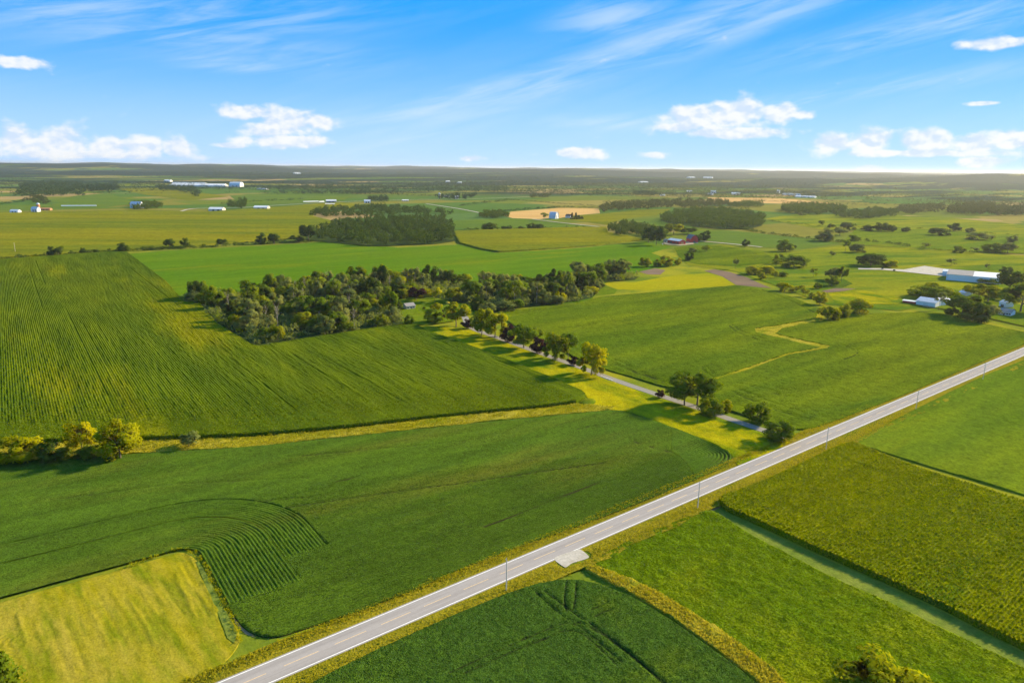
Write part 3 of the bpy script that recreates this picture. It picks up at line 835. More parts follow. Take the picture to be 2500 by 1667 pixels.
# soybeans bottom centre
sb = P((740, 1700), (760, 1672), (900, 1600), (1100, 1510), (1240, 1452), (1330, 1424), (1400, 1419), (1450, 1426), (1540, 1460), (1640, 1520), (1760, 1605), (1850, 1675), (1900, 1760), (760, 1790))
def q(cx, cy): return (1150 + cx / 5.6, 1280 + cy / 5.6)
sbt = []
for ln_ in [[(880, 940), (1100, 1150), (1290, 1320), (1600, 1400), (1900, 1600), (2300, 1900), (2750, 2250)], [(1000, 930), (1250, 1120), (1440, 1260), (1640, 1380), (2050, 1680), (2400, 2000), (2850, 2400)],
            [(1300, 800), (1270, 1050), (1300, 1200)], [(1440, 810), (1420, 1060), (1400, 1180)], [(700, 1600), (1000, 1470), (1250, 1370), (1420, 1380), (1600, 1500), (2050, 1900)],
            [(980, 1600), (1180, 1500), (1330, 1470), (1480, 1490), (1620, 1580), (2000, 1950)], [(1640, 1190), (1740, 1140), (1860, 1080)], [(1690, 1280), (1800, 1220), (1920, 1180)], [(-300, 2050), (300, 1780), (760, 1570)], [(-100, 2060), (500, 1780), (1000, 1590)]]:
    sbt.append((smooth_line(P(*[q(*p) for p in ln_]), 2), 0.42, 0.42))
hf('soybean_field', smooth_line(sb, 2, True), RA, 0.5, 0.35, lumps(0.80, 0.14, 0.9, 6, 0.05, 0.2), MT['soy_near'], 'dark soybean corner with curving wheel tracks at the bottom centre', 'soybeans', sbt)
# east beans, two blocks split by the grassy ditch
e1 = P((1706, 958), (1738, 934), (1745, 930), (1835, 901), (1925, 868), (2020, 852), (2026, 846), (1955, 831), (1893, 816), (1910, 803), (1999, 786), (2040, 780), (2117, 767), (2219, 764), (2290, 765), (2340, 777), (2410, 793), (2500, 812), (2640, 828), (2700, 762), (2620, 796), (2500, 841.5), (2377, 892.5), (2210, 963.5), (2060, 1022), (1990, 1046), (1968, 1050), (1923, 1048), (1854, 1029), (1815, 1015), (1766, 999), (1728, 980))
et = [(smooth_line(P(*p), 2), 0.85, 0.5) for p in [
    [(2067, 842), (2090, 850), (2096, 862), (2080, 872), (2060, 878)], [(2053, 843), (2080, 853), (2084, 862)],
    [(1780, 955), (1850, 985), (1930, 1015), (1990, 1030)], [(1790, 945), (1870, 980), (1960, 1010)], [(1790, 905 + 30), (1870, 950), (1900, 960)], [(1960, 905), (2010, 915), (2050, 930)], [(1880, 960), (1960, 975)], [(2000, 960), (2080, 985)]]]
hf('soybean_field', e1, RA, 1.3, 0.9, lumps(0.72, 0.20, 0.35, 7, 0.25, 0.05), MT['soy_far'], 'green soybean field in the angle between lane, ditch and road', 'soybeans', et)
e2 = P((1730, 928), (1640, 950), (1600, 940), (1540, 921), (1462, 899), (1400, 872), (1340, 840), (1260, 800), (1225, 775), (1221, 768), (1257, 759), (1410, 740), (1462, 728), (1500, 723), (1580, 716), (1664, 709), (1795, 698), (1835, 703), (1889, 714), (1925, 724), (1978, 745), (2001, 753), (1992, 777), (1903, 794), (1842, 803), (1846, 812), (1950, 838), (2006, 850), (1920, 864), (1830, 896))
et2 = [(smooth_line(P(*p), 2), 0.85, 0.5) for p in [
    [(1742, 922), (1720, 908), (1712, 898), (1722, 892), (1740, 890)], [(1748, 918), (1730, 905), (1724, 899)], [(1470, 880), (1560, 915), (1620, 935)], [(1460, 868), (1540, 905), (1610, 928)], [(1380, 845), (1460, 885)], [(1480, 870), (1600, 925)],
    [(1780, 795), (1800, 815), (1860, 835), (1930, 845)], [(1788, 793), (1810, 812), (1870, 830)], [(1850, 705), (1930, 735), (1990, 765)], [(1400, 800), (1560, 770)], [(1500, 820), (1700, 790)]]]
hf('soybean_field', e2, RA, 1.3, 0.9, lumps(0.72, 0.20, 0.35, 11, 0.25, 0.05), MT['soy_far'], 'green soybean field behind the lane trees, north of the ditch', 'soybeans', et2)
# beans right of the road
e3 = P((2081, 1088), (2090, 1076), (2150, 1045), (2260, 988), (2400, 920), (2500, 880), (2640, 820), (2900, 900), (2900, 1290), (2700, 1270), (2500, 1210), (2400, 1180), (2300, 1150), (2200, 1120), (2120, 1092))
hf('soybean_field', smooth_line(e3, 1, True), RA, 1.2, 0.8, lumps(0.62, 0.18, 0.4, 13, 0.2, 0.05), MT['soy_east'], 'lighter green soybean field right of the road above the corn block', 'soybeans')
# meadow beside the lane
md = P((1005, 797), (1016, 795), (1100, 800), (1150, 808), (1206, 827), (1330, 872), (1413, 902), (1500, 934), (1592, 967), (1697, 1001), (1815, 1043), (1925, 1080), (1893, 1099), (1800, 1138), (1790, 1120), (1775, 1101), (1742, 1083), (1653, 1048), (1543, 1008), (1489, 1001), (1420, 1003), (1410, 988), (1436, 972), (1420, 960), (1346, 926), (1212, 873), (1125, 839), (1051, 814))
hf('meadow', md, 0, 1.2, 1.2, lumps(0.22, 0.16, 0.35, 15, 0.16, 0.06), MT['meadow'], 'yellow grass meadow along the west side of the lane', 'meadow')
# grassy ditch between beans and corn
dg = P((-160, 1150), (-160, 1098), (0, 1086), (170, 1082), (340, 1078), (600, 1070), (830, 1051), (1136, 1016), (1330, 998), (1405, 988), (1440, 990), (1500, 994), (1489, 1002), (1440, 1008), (1365, 1014), (1136, 1037), (850, 1067), (600, 1094), (340, 1108), (0, 1129))
hf('dry_grass', dg, RA, 0.9, 0.7, lumps(0.65, 0.45, 0.5, 19, 0.3, 0.12), MT['dry'], 'tall tan grass filling the ditch between corn and soybeans', 'grass')
# ditch in the east beans
d2 = P((2003, 752), (2010, 775), (1999, 785), (1910, 802), (1893, 815), (1955, 830), (2026, 845), (2022, 851), (1925, 867), (1835, 900), (1750, 928), (1732, 927), (1830, 897), (1920, 865), (2005, 850), (1950, 839), (1846, 813), (1841, 804), (1903, 795), (1990, 778))
hf('dry_grass', d2, RA, 0.9, 0.9, lumps(0.5, 0.45, 0.45, 23, 0.3, 0.12), MT['dry'], 'zigzag grassy ditch cutting the soybeans east of the lane', 'grass')
# weedy fence line by the alfalfa
d3 = P((1425, 1388), (1450, 1384), (1500, 1402), (1600, 1446), (1660, 1482), (1770, 1550), (1890, 1640), (1990, 1760), (1930, 1760), (1850, 1668), (1760, 1598), (1640, 1512), (1560, 1462), (1490, 1425), (1440, 1400))
hf('dry_grass', d3, R(45), 0.6, 0.6, lumps(0.7, 0.6, 0.55, 29, 0.35, 0.2), MT['dry'], 'ragged golden weeds along the fence line at the lower right', 'grass')

# roadside verges
off = lambda px, py: float((G(px, py)[1] - K * G(px, py)[0] - BM) * math.cos(RA))
VL, VR = HALF + 5.2, HALF + 9.0
gd0 = P((1346, 1362), (1360, 1348), (1408, 1338), (1446, 1350), (1442, 1366), (1420, 1376), (1390, 1384), (1382, 1390), (1362, 1382))
for sgn, lab in ((1, 'golden roadside grass on the field side of the road, left verge'), (-1, 'golden roadside grass and shallow ditch on the right verge')):
    a, b = (HALF + 1.6, VL) if sgn > 0 else (HALF + 1.6, VR)
    x0, x1 = -60, 640
    pts = [on_road(x, sgn * a) for x in np.arange(x0, x1, 10)] + [on_road(x, sgn * (b + 0.8 * math.sin(x * 0.21))) for x in np.arange(x1, x0, -10)]
    def vh(x, y, u, v, sgn=sgn):
        off = np.abs((y - K * x - BM) * math.cos(RA))
        d = off - HALF
        z = 0.10 + 0.30 * np.clip((d - 3.0) / 3.0, 0, 1) * (vnoise(x * .8, y * .8, 3)) + 0.5 * np.clip((d - 4.5) / 2.5, 0, 1) * vnoise(x * 0.5, y * 0.9, 31)
        return z
    hf('roadside_grass', np.array(pts), RA, 0.9, 0.45, vh, MT['verge'], lab, 'grass', z0=0.01, skirt=False, holes=[smooth_line(gd0, 2, True)] if sgn < 0 else [])
# bare strip beside the ditch and the gravel field entrance
sheet('soil_strip', P((1490, 1372), (1560, 1330), (1640, 1290), (1720, 1240), (1752, 1232), (1775, 1222), (1757, 1240), (1735, 1249), (1650, 1283), (1560, 1330), (1500, 1362)), 0.03, MT['soil'], 'bare tan soil strip along the edge of the alfalfa')
gd = P((1351, 1366), (1357, 1359), (1412, 1341), (1420, 1343), (1438, 1358), (1437, 1363), (1412, 1371), (1396, 1375), (1384, 1385), (1378, 1386))
sheet('driveway', smooth_line(gd, 1, True), 0.18, MT['gravel'], 'short pale gravel field entrance at the road edge')
sheet('soil_patch', P((566, 1500), (590, 1512), (608, 1540), (625, 1556), (600, 1548), (575, 1522)), 0.04, MT['soil'], 'small bare soil patch at the corner of the hay meadow')

# ------------------------------------------------------------------ fields beyond the wood
sheet('green_field', P((309, 620), (450, 610), (700, 597.5), (799, 590), (900, 600), (977, 605), (1108, 598), (1120, 597), (1209, 618), (1330, 612), (1453, 603), (1572, 590), (1622, 598), (1640, 602), (1590, 618), (1658, 640), (1640, 650), (1560, 664), (1480, 690), (1440, 735), (1200, 760), (1000, 770), (600, 800), (440, 728), (405, 691), (355, 652)), 0.06, MT['green_far'], 'bright green field sweeping behind the central wood')
hf('corn_field', P((1106, 567), (1200, 563), (1350, 559), (1480, 556), (1484, 570), (1572, 586), (1453, 601), (1330, 610), (1215, 617), (1170, 609), (1120, 595)), R(-40), 5, 3, lumps(2.3, 0.4, 0.2, 3), MT['corn_far'], 'yellowing corn patch with a curved lower edge beside the red barns', 'corn')
hf('corn_field', P((-250, 545), (0, 522), (208, 518), (312, 515), (506, 519), (700, 505), (830, 495), (900, 505), (769, 515), (763, 530), (817, 542), (778, 556), (739, 565), (733, 584), (650, 587), (480, 603), (283, 613), (120, 625), (0, 632), (-250, 652)), R(-50), 6, 4, lumps(2.2, 0.35, 0.15, 3), MT['corn_far'], 'broad yellow-green corn field beyond the long hedgerow', 'corn')
far_fields = [
    ('yellow', ((1469, 692.5), (1509, 707), (1580, 709), (1664, 707), (1795, 696), (1762, 675), (1730, 667), (1646, 672), (1551, 689)), 'yellow flowering field strip right of the wood'),
    ('tilled', ((1718, 661), (1764, 675.5), (1797, 696), (1884, 704), (1850, 690), (1825, 678), (1780, 664), (1745, 658)), 'purplish tilled soil patch beyond the yellow strip'),
    ('lawn', ((1462, 694), (1470, 694), (1507, 708), (1500, 718), (1455, 722)), 'small green patch at the eastern tip of the wood'),
    ('tilled', ((1560, 664), (1600, 655), (1625, 660), (1612, 671), (1580, 670)), 'small brown patch between bushes and yellow strip'),
    ('stubble', ((1227, 526), (1248, 517), (1364, 508), (1462, 509.5), (1465, 521), (1408, 526), (1367, 533), (1319, 535.5), (1251, 533)), 'tan wheat stubble field behind the grey arched barn'),
    ('bluegreen', ((1115, 556), (1090, 540), (1180, 536), (1251, 534.5), (1319, 537), (1380, 545), (1470, 553), (1350, 557), (1200, 562)), 'green field between the stubble and the yellowing corn'),
    ('corn_far', ((1380, 536), (1408, 527.5), (1465, 522.5), (1560, 513), (1640, 510), (1610, 525), (1520, 535), (1480, 550)), 'olive field right of the white farmhouse'),
    ('bluegreen', ((1555, 543), (1620, 537), (1700, 556), (1800, 565), (2000, 585), (2050, 594), (1955, 610), (1870, 605), (1800, 597), (1720, 587), (1640, 560)), 'blue-green field sloping behind the red barns'),
    ('pasture', ((1640, 610), (1760, 598), (1900, 618), (2050, 600), (2200, 605), (2600, 630), (2600, 700), (2440, 705), (2200, 760), (2020, 745), (1900, 700), (1790, 662), (1680, 648)), 'rough yellow-green pasture around the scattered bushes'),
    ('pasture', ((1865, 535), (2000, 560), (2200, 570), (2420, 600), (2600, 622), (2600, 560), (2300, 530), (2100, 525), (1950, 522)), 'olive pasture before the far right woods'),
    ('stubble', ((1720, 482), (1900, 484), (2040, 497), (2060, 501), (1910, 498), (1770, 495)), 'pale tan strip in front of the far right farms'),
    ('corn_far', ((290, 462), (380, 458), (480, 470), (560, 480), (460, 490), (350, 475)), 'ochre field left of the dark windbreak'),
    ('bluegreen', ((125, 490), (190, 478), (260, 472), (310, 486), (318, 500), (240, 508), (130, 508)), 'green field around the long white silage bag'),
    ('bluegreen', ((560, 478), (720, 468), (860, 470), (840, 490), (700, 498), (590, 500)), 'darker green field behind the pale sheds'),
    ('soy_far', ((1645, 606), (1700, 601), (1760, 600), (1870, 620), (1905, 640), (1800, 652), (1700, 646), (1664, 636)), 'darker green paddock below the red barns'),
    ('soy', ((1985, 701), (2000, 686), (2060, 682), (2082, 694), (2052, 706)), 'dark green hollow among the bushes on the right'),
    ('meadow', ((2020, 716), (2110, 711), (2235, 734), (2190, 744), (2040, 742)), 'golden grass patch left of the right-hand farm'),
    ('soy_east', ((2050, 597), (2200, 605), (2420, 618), (2600, 626), (2600, 585), (2420, 574), (2220, 561), (2090, 560)), 'pale green field between the far right hedges'),
    ('tilled', ((2005, 712), (2040, 705), (2090, 706), (2060, 712), (2020, 716)), 'small brown bare patch below the hollow clump'),
    ('lawn', ((952, 738), (1000, 728), (1060, 727), (1112, 742), (1130, 760), (1110, 785), (1040, 796), (985, 792), (975, 765)), 'mown lawn of the farmyard in the wood'),
    ('lawn', ((2180, 738), (2330, 760), (2420, 780), (2560, 812), (2560, 760), (2440, 735), (2300, 700), (2230, 715)), 'mown grass around the white farm buildings on the right'),
]
for i, (mt, pts, lab) in enumerate(far_fields):
    sheet('field', P(*pts), 0.12 + 0.03 * i, MT[mt], lab)
yard = sheet('gravel_yard', P((2095, 659), (2150, 660), (2203, 664.6), (2306, 676), (2330, 672), (2330, 662), (2300, 657), (2257, 650.5), (2206, 659.5), (2150, 656.5), (2095, 656)), 0.75, MT['gravel'], 'pale gravel yard beside the big white storage building')
sheet('gravel_yard', P((1625, 598), (1660, 601), (1695, 597), (1690, 591), (1640, 590), (1618, 594)), 0.80, MT['dirt'], 'packed dirt farmyard around the red barns')
for pts, wd, lab in [(((1300, 536), (1340, 541), (1400, 548), (1478, 556)), 3.0, 'pale gravel track leading past the arched barn'),
                     (((1700, 589), (1760, 594), (1830, 601), (1860, 604.5)), 3.0, 'pale track running right from the red barns'),
                     (((1040, 498), (1120, 510), (1170, 520)), 3.5, 'narrow far farm road left of the stubble field'),
                     (((430, 520), (470, 508.5), (560, 510), (700, 500), (860, 492), (1000, 488), (1130, 487), (1300, 481)), 4.0, 'far farm road linking the barns on the left')]:
    strip('track', smooth_line(P(*pts), 2), wd, -wd, 0.85, MT['gravel'], None, kind='structure', label=lab)
sheet('soil_patch', P((1292, 710), (1338, 712), (1345, 718), (1320, 722), (1295, 719)), 0.4, MT['soil'], 'bare pale clearing inside the right part of the wood')

# ------------------------------------------------------------------ trees
def rnd(a, b): return random.uniform(a, b)

def leaf_cards(cen, nor, size):
    """square leaf sprays at points with given normals"""
    n = len(cen)
    nor = nor / (np.linalg.norm(nor, axis=1)[:, None] + 1e-9)
    a = np.random.normal(size=(n, 3)); t = np.cross(nor, a); t /= np.linalg.norm(t, axis=1)[:, None] + 1e-9
    b = np.cross(nor, t)
    s = size.reshape(-1, 1)
    k = np.random.uniform(0.6, 1.0, (n, 1))
    V = np.stack([cen - t * s, cen + b * s * k * 0.6, cen + t * s, cen - b * s * k * 0.6], 1).reshape(-1, 3)
    F = np.arange(4 * n).reshape(-1, 4)[:, ::-1]
    return V, F

def lobed(lobes, per, size, up=0.35, squash=0.85, fill=0.25):
    C, N, Sz = [], [], []
    for (c, r) in lobes:
        n = int(per)
        d = np.random.normal(size=(n, 3)); d[:, 2] += up; d /= np.linalg.norm(d, axis=1)[:, None]
        rr = np.where(np.random.rand(n) < fill, np.random.uniform(0.3, 0.8, n), np.random.uniform(0.82, 1.1, n))
        p = np.array(c) + d * rr[:, None] * r * np.array([1, 1, squash])
        C.append(p); N.append(d + np.random.normal(size=(n, 3)) * 0.42); Sz.append(np.random.uniform(0.7, 1.3, n) * size)
    return leaf_cards(np.vstack(C), np.vstack(N), np.concatenate(Sz))

def tube(p0, p1, r0, r1, n=5):
    p0, p1 = np.array(p0, float), np.array(p1, float)
    d = p1 - p0; d /= np.linalg.norm(d)
    a = np.array([1, 0, 0]) if abs(d[0]) < 0.8 else np.array([0, 1, 0])
    u = np.cross(d, a); u /= np.linalg.norm(u); v = np.cross(d, u)
    t = np.linspace(0, 2 * np.pi, n, endpoint=False)
    ring = np.cos(t)[:, None] * u + np.sin(t)[:, None] * v
    V = np.vstack([p0 + ring * r0, p1 + ring * r1])
    F = [[i, (i + 1) % n, n + (i + 1) % n, n + i] for i in range(n)]
    return V, np.array(F)

def join(parts):
    Vs, Fs, o = [], [], 0
    for V, F in parts:
        Vs.append(V); Fs.append(F + o); o += len(V)
    return np.vstack(Vs), np.vstack(Fs)

def limbs(base, top, n, rb, spread, zlo, zhi, kink=0.06):
    """trunk with tapering limbs, unit height"""
    parts = []
    p = np.array([0, 0, -0.01]); r = rb
    segs = 4; pts = [p]
    for i in range(1, segs + 1):
        q = np.array([rnd(-kink, kink) * i / segs, rnd(-kink, kink) * i / segs, top * i / segs])
        parts.append(tube(p, q, r, r * 0.78)); p = q; r *= 0.78; pts.append(q)
    for i in range(n):
        z = rnd(zlo, zhi); a = rnd(0, 2 * math.pi) + i * 2.4
        b = pts[min(int(z / top * segs), segs - 1)]; b = np.array([b[0], b[1], z])
        L = rnd(0.6, 1.0) * spread
        e = b + np.array([math.cos(a) * L, math.sin(a) * L, rnd(0.12, 0.30)])
        m = (b + e) / 2 + np.array([0, 0, -0.02])
        parts.append(tube(b, m, rb * 0.45, rb * 0.3, 4)); parts.append(tube(m, e, rb * 0.3, rb * 0.1, 4))
    return join(parts)

def unit_tree(kind, seed):
    """crown and trunk of unit height; unit crown radius 0.5"""
    np.random.seed(seed); random.seed(seed)
    L = []
    if kind == 'oak':
        for i in range(22):
            a = rnd(0, 6.283); z = rnd(0.30, 0.88); rr = 0.40 * math.sqrt(max(0.05, 1 - ((z - 0.56) / 0.42) ** 2)) * math.sqrt(rnd(0.15, 1))
            L.append(((rr * math.cos(a), rr * math.sin(a), z), rnd(0.10, 0.17)))
        c = lobed(L, 150, 0.036); tr = limbs(0, 0.6, 6, 0.028, 0.24, 0.22, 0.5)
    elif kind == 'round':
        for i in range(26):
            a = rnd(0, 6.283); z = rnd(0.14, 0.86); rr = 0.38 * math.sqrt(max(0.04, 1 - ((z - 0.48) / 0.46) ** 2)) * math.sqrt(rnd(0.3, 1))
            L.append(((rr * math.cos(a), rr * math.sin(a), z), rnd(0.12, 0.16)))
        c = lobed(L, 150, 0.036, fill=0.15); tr = limbs(0, 0.5, 4, 0.03, 0.2, 0.12, 0.4)
    elif kind == 'bush':
        for i in range(22):
            a = rnd(0, 6.283); rr = 0.40 * math.sqrt(rnd(0, 1)); z = rnd(0.12, 0.82) * (1 - (rr / 0.62) ** 2)
            L.append(((rr * math.cos(a), rr * math.sin(a), max(0.10, z)), rnd(0.11, 0.19)))
        c = lobed(L, 150, 0.036); tr = limbs(0, 0.5, 5, 0.02, 0.25, 0.05, 0.3)
    elif kind == 'willow':
        for i in range(18):
            a = rnd(0, 6.283); z = rnd(0.45, 0.90); rr = 0.38 * math.sqrt(max(0.05, 1 - ((z - 0.58) / 0.40) ** 2)) * math.sqrt(rnd(0.2, 1))
            L.append(((rr * math.cos(a), rr * math.sin(a), z), rnd(0.11, 0.16)))
        for i in range(14):
            a = rnd(0, 6.283); L.append(((0.36 * math.cos(a), 0.36 * math.sin(a), rnd(0.22, 0.45)), rnd(0.07, 0.11)))
        c = lobed(L, 125, 0.036, squash=1.15); tr = limbs(0, 0.62, 7, 0.026, 0.26, 0.25, 0.5)
    elif kind == 'tall':
        for i in range(15):
            a = rnd(0, 6.283); z = rnd(0.48, 0.92); rr = 0.34 * math.sqrt(max(0.05, 1 - ((z - 0.70) / 0.30) ** 2)) * math.sqrt(rnd(0.1, 1))
            L.append(((rr * math.cos(a), rr * math.sin(a), z), rnd(0.09, 0.15)))
        c = lobed(L, 85, 0.036); tr = limbs(0, 0.85, 8, 0.020, 0.22, 0.40, 0.75)
    elif kind == 'spruce':
        for i in range(13):
            z = 0.06 + 0.9 * i / 13; r = 0.44 * (1 - z) ** 0.9 + 0.03
            for k in range(5):
                a = rnd(0, 6.283); L.append(((r * 0.65 * math.cos(a), r * 0.65 * math.sin(a), z), r * 0.5 + 0.02))
        c = lobed(L, 26, 0.040, up=-0.3, squash=0.5); tr = limbs(0, 0.9, 0, 0.022, 0.1, 0.3, 0.5, 0.005)
    elif kind == 'dead':
        tr = limbs(0, 0.95, 13, 0.018, 0.24, 0.35, 0.85)
        for i in range(5):
            a = rnd(0, 6.283); z = rnd(0.55, 0.85); L.append(((0.15 * math.cos(a), 0.15 * math.sin(a), z), 0.07))
        c = lobed(L, 12, 0.03)
    elif kind == 'sapling':
        for i in range(10):
            a = rnd(0, 6.283); z = rnd(0.3, 0.88); rr = 0.28 * math.sqrt(rnd(0.1, 1))
            L.append(((rr * math.cos(a), rr * math.sin(a), z), rnd(0.14, 0.20)))
        c = lobed(L, 70, 0.05); tr = limbs(0, 0.6, 3, 0.025, 0.15, 0.2, 0.5)
    V = c[0]
    q = np.percentile(np.hypot(V[:, 0], V[:, 1]), 87) if kind != 'dead' else 0.5
    V[:, :2] *= 0.5 / q
    if kind not in ('dead', 'spruce'): V[:, 2] *= 1.0 / np.percentile(V[:, 2], 98.5)
    return c, tr

NAMES = {'oak': 'broadleaf_tree', 'round': 'round_tree', 'bush': 'bush', 'willow': 'spreading_tree', 'tall': 'tall_tree', 'spruce': 'spruce_tree', 'dead': 'dead_tree', 'sapling': 'sapling'}
CATS = {'oak': 'tree', 'round': 'tree', 'bush': 'bush', 'willow': 'tree', 'tall': 'tree', 'spruce': 'tree', 'dead': 'dead tree', 'sapling': 'tree'}
UNIT = {}
for kd, nv in (('oak', 3), ('round', 2), ('bush', 3), ('willow', 2), ('tall', 3), ('spruce', 2), ('dead', 3), ('sapling', 2)):
    for k in range(nv):
        c, tr = unit_tree(kd, 100 + 17 * k + len(kd) * 7)
        UNIT[kd, k] = (c, tr)
random.seed(21); np.random.seed(21)
ME = {}
def tree_meshes(kd, k):
    key = (kd, k)
    if key not in ME:
        c, tr = UNIT[kd, k]
        cm = mesh('crown', c[0], c[1], True, [MT['leaf']])
        ce_ = c[0].reshape(-1, 4, 3).mean(1)
        zc = np.percentile(ce_[:, 2], 40)
        q1 = ce_ - np.array([0, 0, zc]); q1 /= np.linalg.norm(q1, axis=1)[:, None] + 1e-6
        f1 = np.cross(c[0][c[1][:, 1]] - c[0][c[1][:, 0]], c[0][c[1][:, 2]] - c[0][c[1][:, 0]]); f1 /= np.linalg.norm(f1, axis=1)[:, None] + 1e-9
        f1 *= np.sign((f1 * q1).sum(1))[:, None]
        q1 = q1 * 0.75 + f1 * 0.5; q1 /= np.linalg.norm(q1, axis=1)[:, None]
        cm.normals_split_custom_set(np.repeat(q1, 4, 0).tolist())
        ME[key] = (cm, mesh('trunk', tr[0], tr[1], True, [MT['bark']]))
    return ME[key]
def dress(o, m):
    o.material_slots[0].link = 'OBJECT'; o.material_slots[0].material = MT[m]
    return o
NV = {k: max(j for (a, j) in UNIT if a == k) + 1 for k, _ in UNIT}

def tree(loc, h, wd, kd, leaf, label, group=None, bark=None, name=None, z=0.0):
    bark = bark or ('pale_bark' if kd == 'dead' else 'bark')
    c, t = tree_meshes(kd, random.randrange(NV[kd]))
    e = empty(name or NAMES[kd], (loc[0], loc[1], z), rnd(0, 6.283), (wd, wd, h), label=label, category='bush' if name == 'bush' else CATS[kd])
    if group: e['group'] = group
    dress(obj('trunk', t, e), bark); dress(obj('crown', c, e), leaf)
    return e

def tree_px(x, y, top, wpx, kd, leaf, label, group=None, **kw):
    p = G(x, y)
    h = max(1.5, height_at(p, x, top)); wd = wpx * 1.08 / ppm(p)
    if kd == 'bush' and wd / h < 1.45: return tree(p, h, wd, 'round', leaf, label, group, name='bush', **kw)
    return tree(p, h, wd, kd, leaf, label, group, **kw)

LT = [  # the trees along the lane
 (1113.5, 798, 742, 48, 'oak', 'leaf_lime', 'broad green tree at the head of the lane, nearest the farmyard'),
 (1139.6, 803, 781, 22, 'round', 'leaf_purple', 'small dark purple tree at the top end of the lane'),
 (1176, 819, 755, 44, 'willow', 'leaf_lime', 'pale green spreading tree beside the bright yellow one'),
 (1208, 824, 766, 48, 'willow', 'leaf_yellow', 'bright yellow-green tree, the yellowest on the lane'),
 (1239, 834, 795, 29, 'round', 'leaf_purple', 'tall dark purple tree right of the bright yellow tree'),
 (1279, 849, 797, 52, 'oak', 'leaf', 'wide dark green tree between two purple trees'),
 (1308, 832, 803, 28, 'oak', 'leaf', 'smaller green tree on the far side of the lane behind a purple tree'),
 (1317, 862, 826, 33, 'round', 'leaf_purple', 'rounded blackish purple tree at mid lane'),
 (1355, 879, 815, 50, 'willow', 'leaf_lime', 'yellow-topped green tree right of the blackish purple tree'),
 (1387, 876, 815, 38, 'tall', 'leaf', 'slender dark green tree on the far side of the lane'),
 (1397.5, 892, 872, 21, 'round', 'leaf_purple', 'small reddish purple tree left of the lone big yellow-green tree'),
 (1443, 916, 840, 56, 'willow', 'leaf_yellow', 'lone big yellow-green tree standing tall on the open lane'),
 (1611, 971, 953, 17, 'round', 'leaf_purple', 'tiny dark red tree at the lane culvert'),
 (1671, 989, 922, 56, 'oak', 'leaf', 'left of the two big dark trees on the lower lane'),
 (1702, 988, 907, 68, 'oak', 'leaf', 'right and larger of the two big dark trees on the lower lane'),
 (1736, 1015, 971, 45, 'round', 'leaf', 'egg-shaped green tree in front of the two big lane trees'),
 (1768, 1003, 978, 28, 'round', 'leaf_lime', 'small green bush behind the egg-shaped tree'),
 (1846, 1030, 983, 50, 'round', 'leaf', 'round green tree at the edge of the beans by the lower lane'),
 (1900, 1075, 1025, 53, 'round', 'leaf', 'round green tree nearest the road junction'),
]
for r_ in LT: tree_px(*r_[:3], r_[3] * (1.32 if r_[0] in (1671, 1702) else 1.14), *r_[4:6], r_[6], 'trees along the farm lane')
YT = [
 (1016, 735, 704, 38, 'oak', 'leaf_purple', 'big dark red tree behind the farmyard lawn'),
 (1062, 738, 704, 32, 'tall', 'leaf_yellow', 'airy yellow-green tree at the back of the farmyard lawn'),
 (1106, 740, 704, 38, 'oak', 'leaf_lime', 'green tree with a bright right side at the farmyard'),
 (1166, 757, 723, 30, 'bush', 'leaf_dark', 'very dark dome-shaped tree right of the farmyard'),
 (1082, 777, 754, 10, 'spruce', 'leaf_purple', 'thin dark upright tree in the farmyard'),
 (1066, 758, 741, 25, 'bush', 'leaf_yellow', 'small yellow bush in the farmyard'),
 (1061, 788, 757, 40, 'bush', 'leaf', 'dark spreading bush at the front of the farmyard'),
 (1035, 756, 749, 7, 'bush', 'leaf_dark', 'small round dark shrub on the lawn'),
 (972, 758, 736, 22, 'bush', 'leaf_dark', 'dark rounded bush left of the farmhouse roof'),
 (1000, 795, 770, 24, 'bush', 'leaf', 'bush with a yellow crest at the lawn edge'),
]
for r_ in YT: tree_px(*r_[:6], r_[6], 'trees of the farmyard in the wood')
SH = [
 (50, 1127, 1064, 84, 'round', 'leaf_yellow', 'wide yellow-lit bush at the left edge above the soybeans'),
 (136, 1126, 1078, 62, 'round', 'leaf_dark', 'dark green bush between the yellow bushes at the left'),
 (203, 1110, 1032, 62, 'oak', 'leaf_yellow', 'smaller yellow-lit tree left of the biggest ditch tree'),
 (294, 1121, 1030, 84, 'round', 'leaf_yellow', 'biggest yellow-lit tree in the ditch clump at the left'),
 (215, 1120, 1090, 46, 'bush', 'leaf', 'low green shrub under the yellow-lit ditch tree'),
 (462, 1093, 1054, 40, 'sapling', 'leaf_dull', 'lone twiggy shrub standing in the grassy ditch'),
 (4, 1700, 1568, 84, 'spruce', 'leaf', 'dark green tree tip at the bottom left corner'),
 (2146, 1716, 1628, 190, 'bush', 'leaf_lime', 'leafy tree top cut by the bottom edge of the view'),
]
for r_ in SH: tree_px(*r_[:6], r_[6], 'shrubs of the ditch and field corners' if r_[1] < 1500 else None)
d3 = lambda x, y: (2150 + x / 6.72, 620 + y / 6.72)
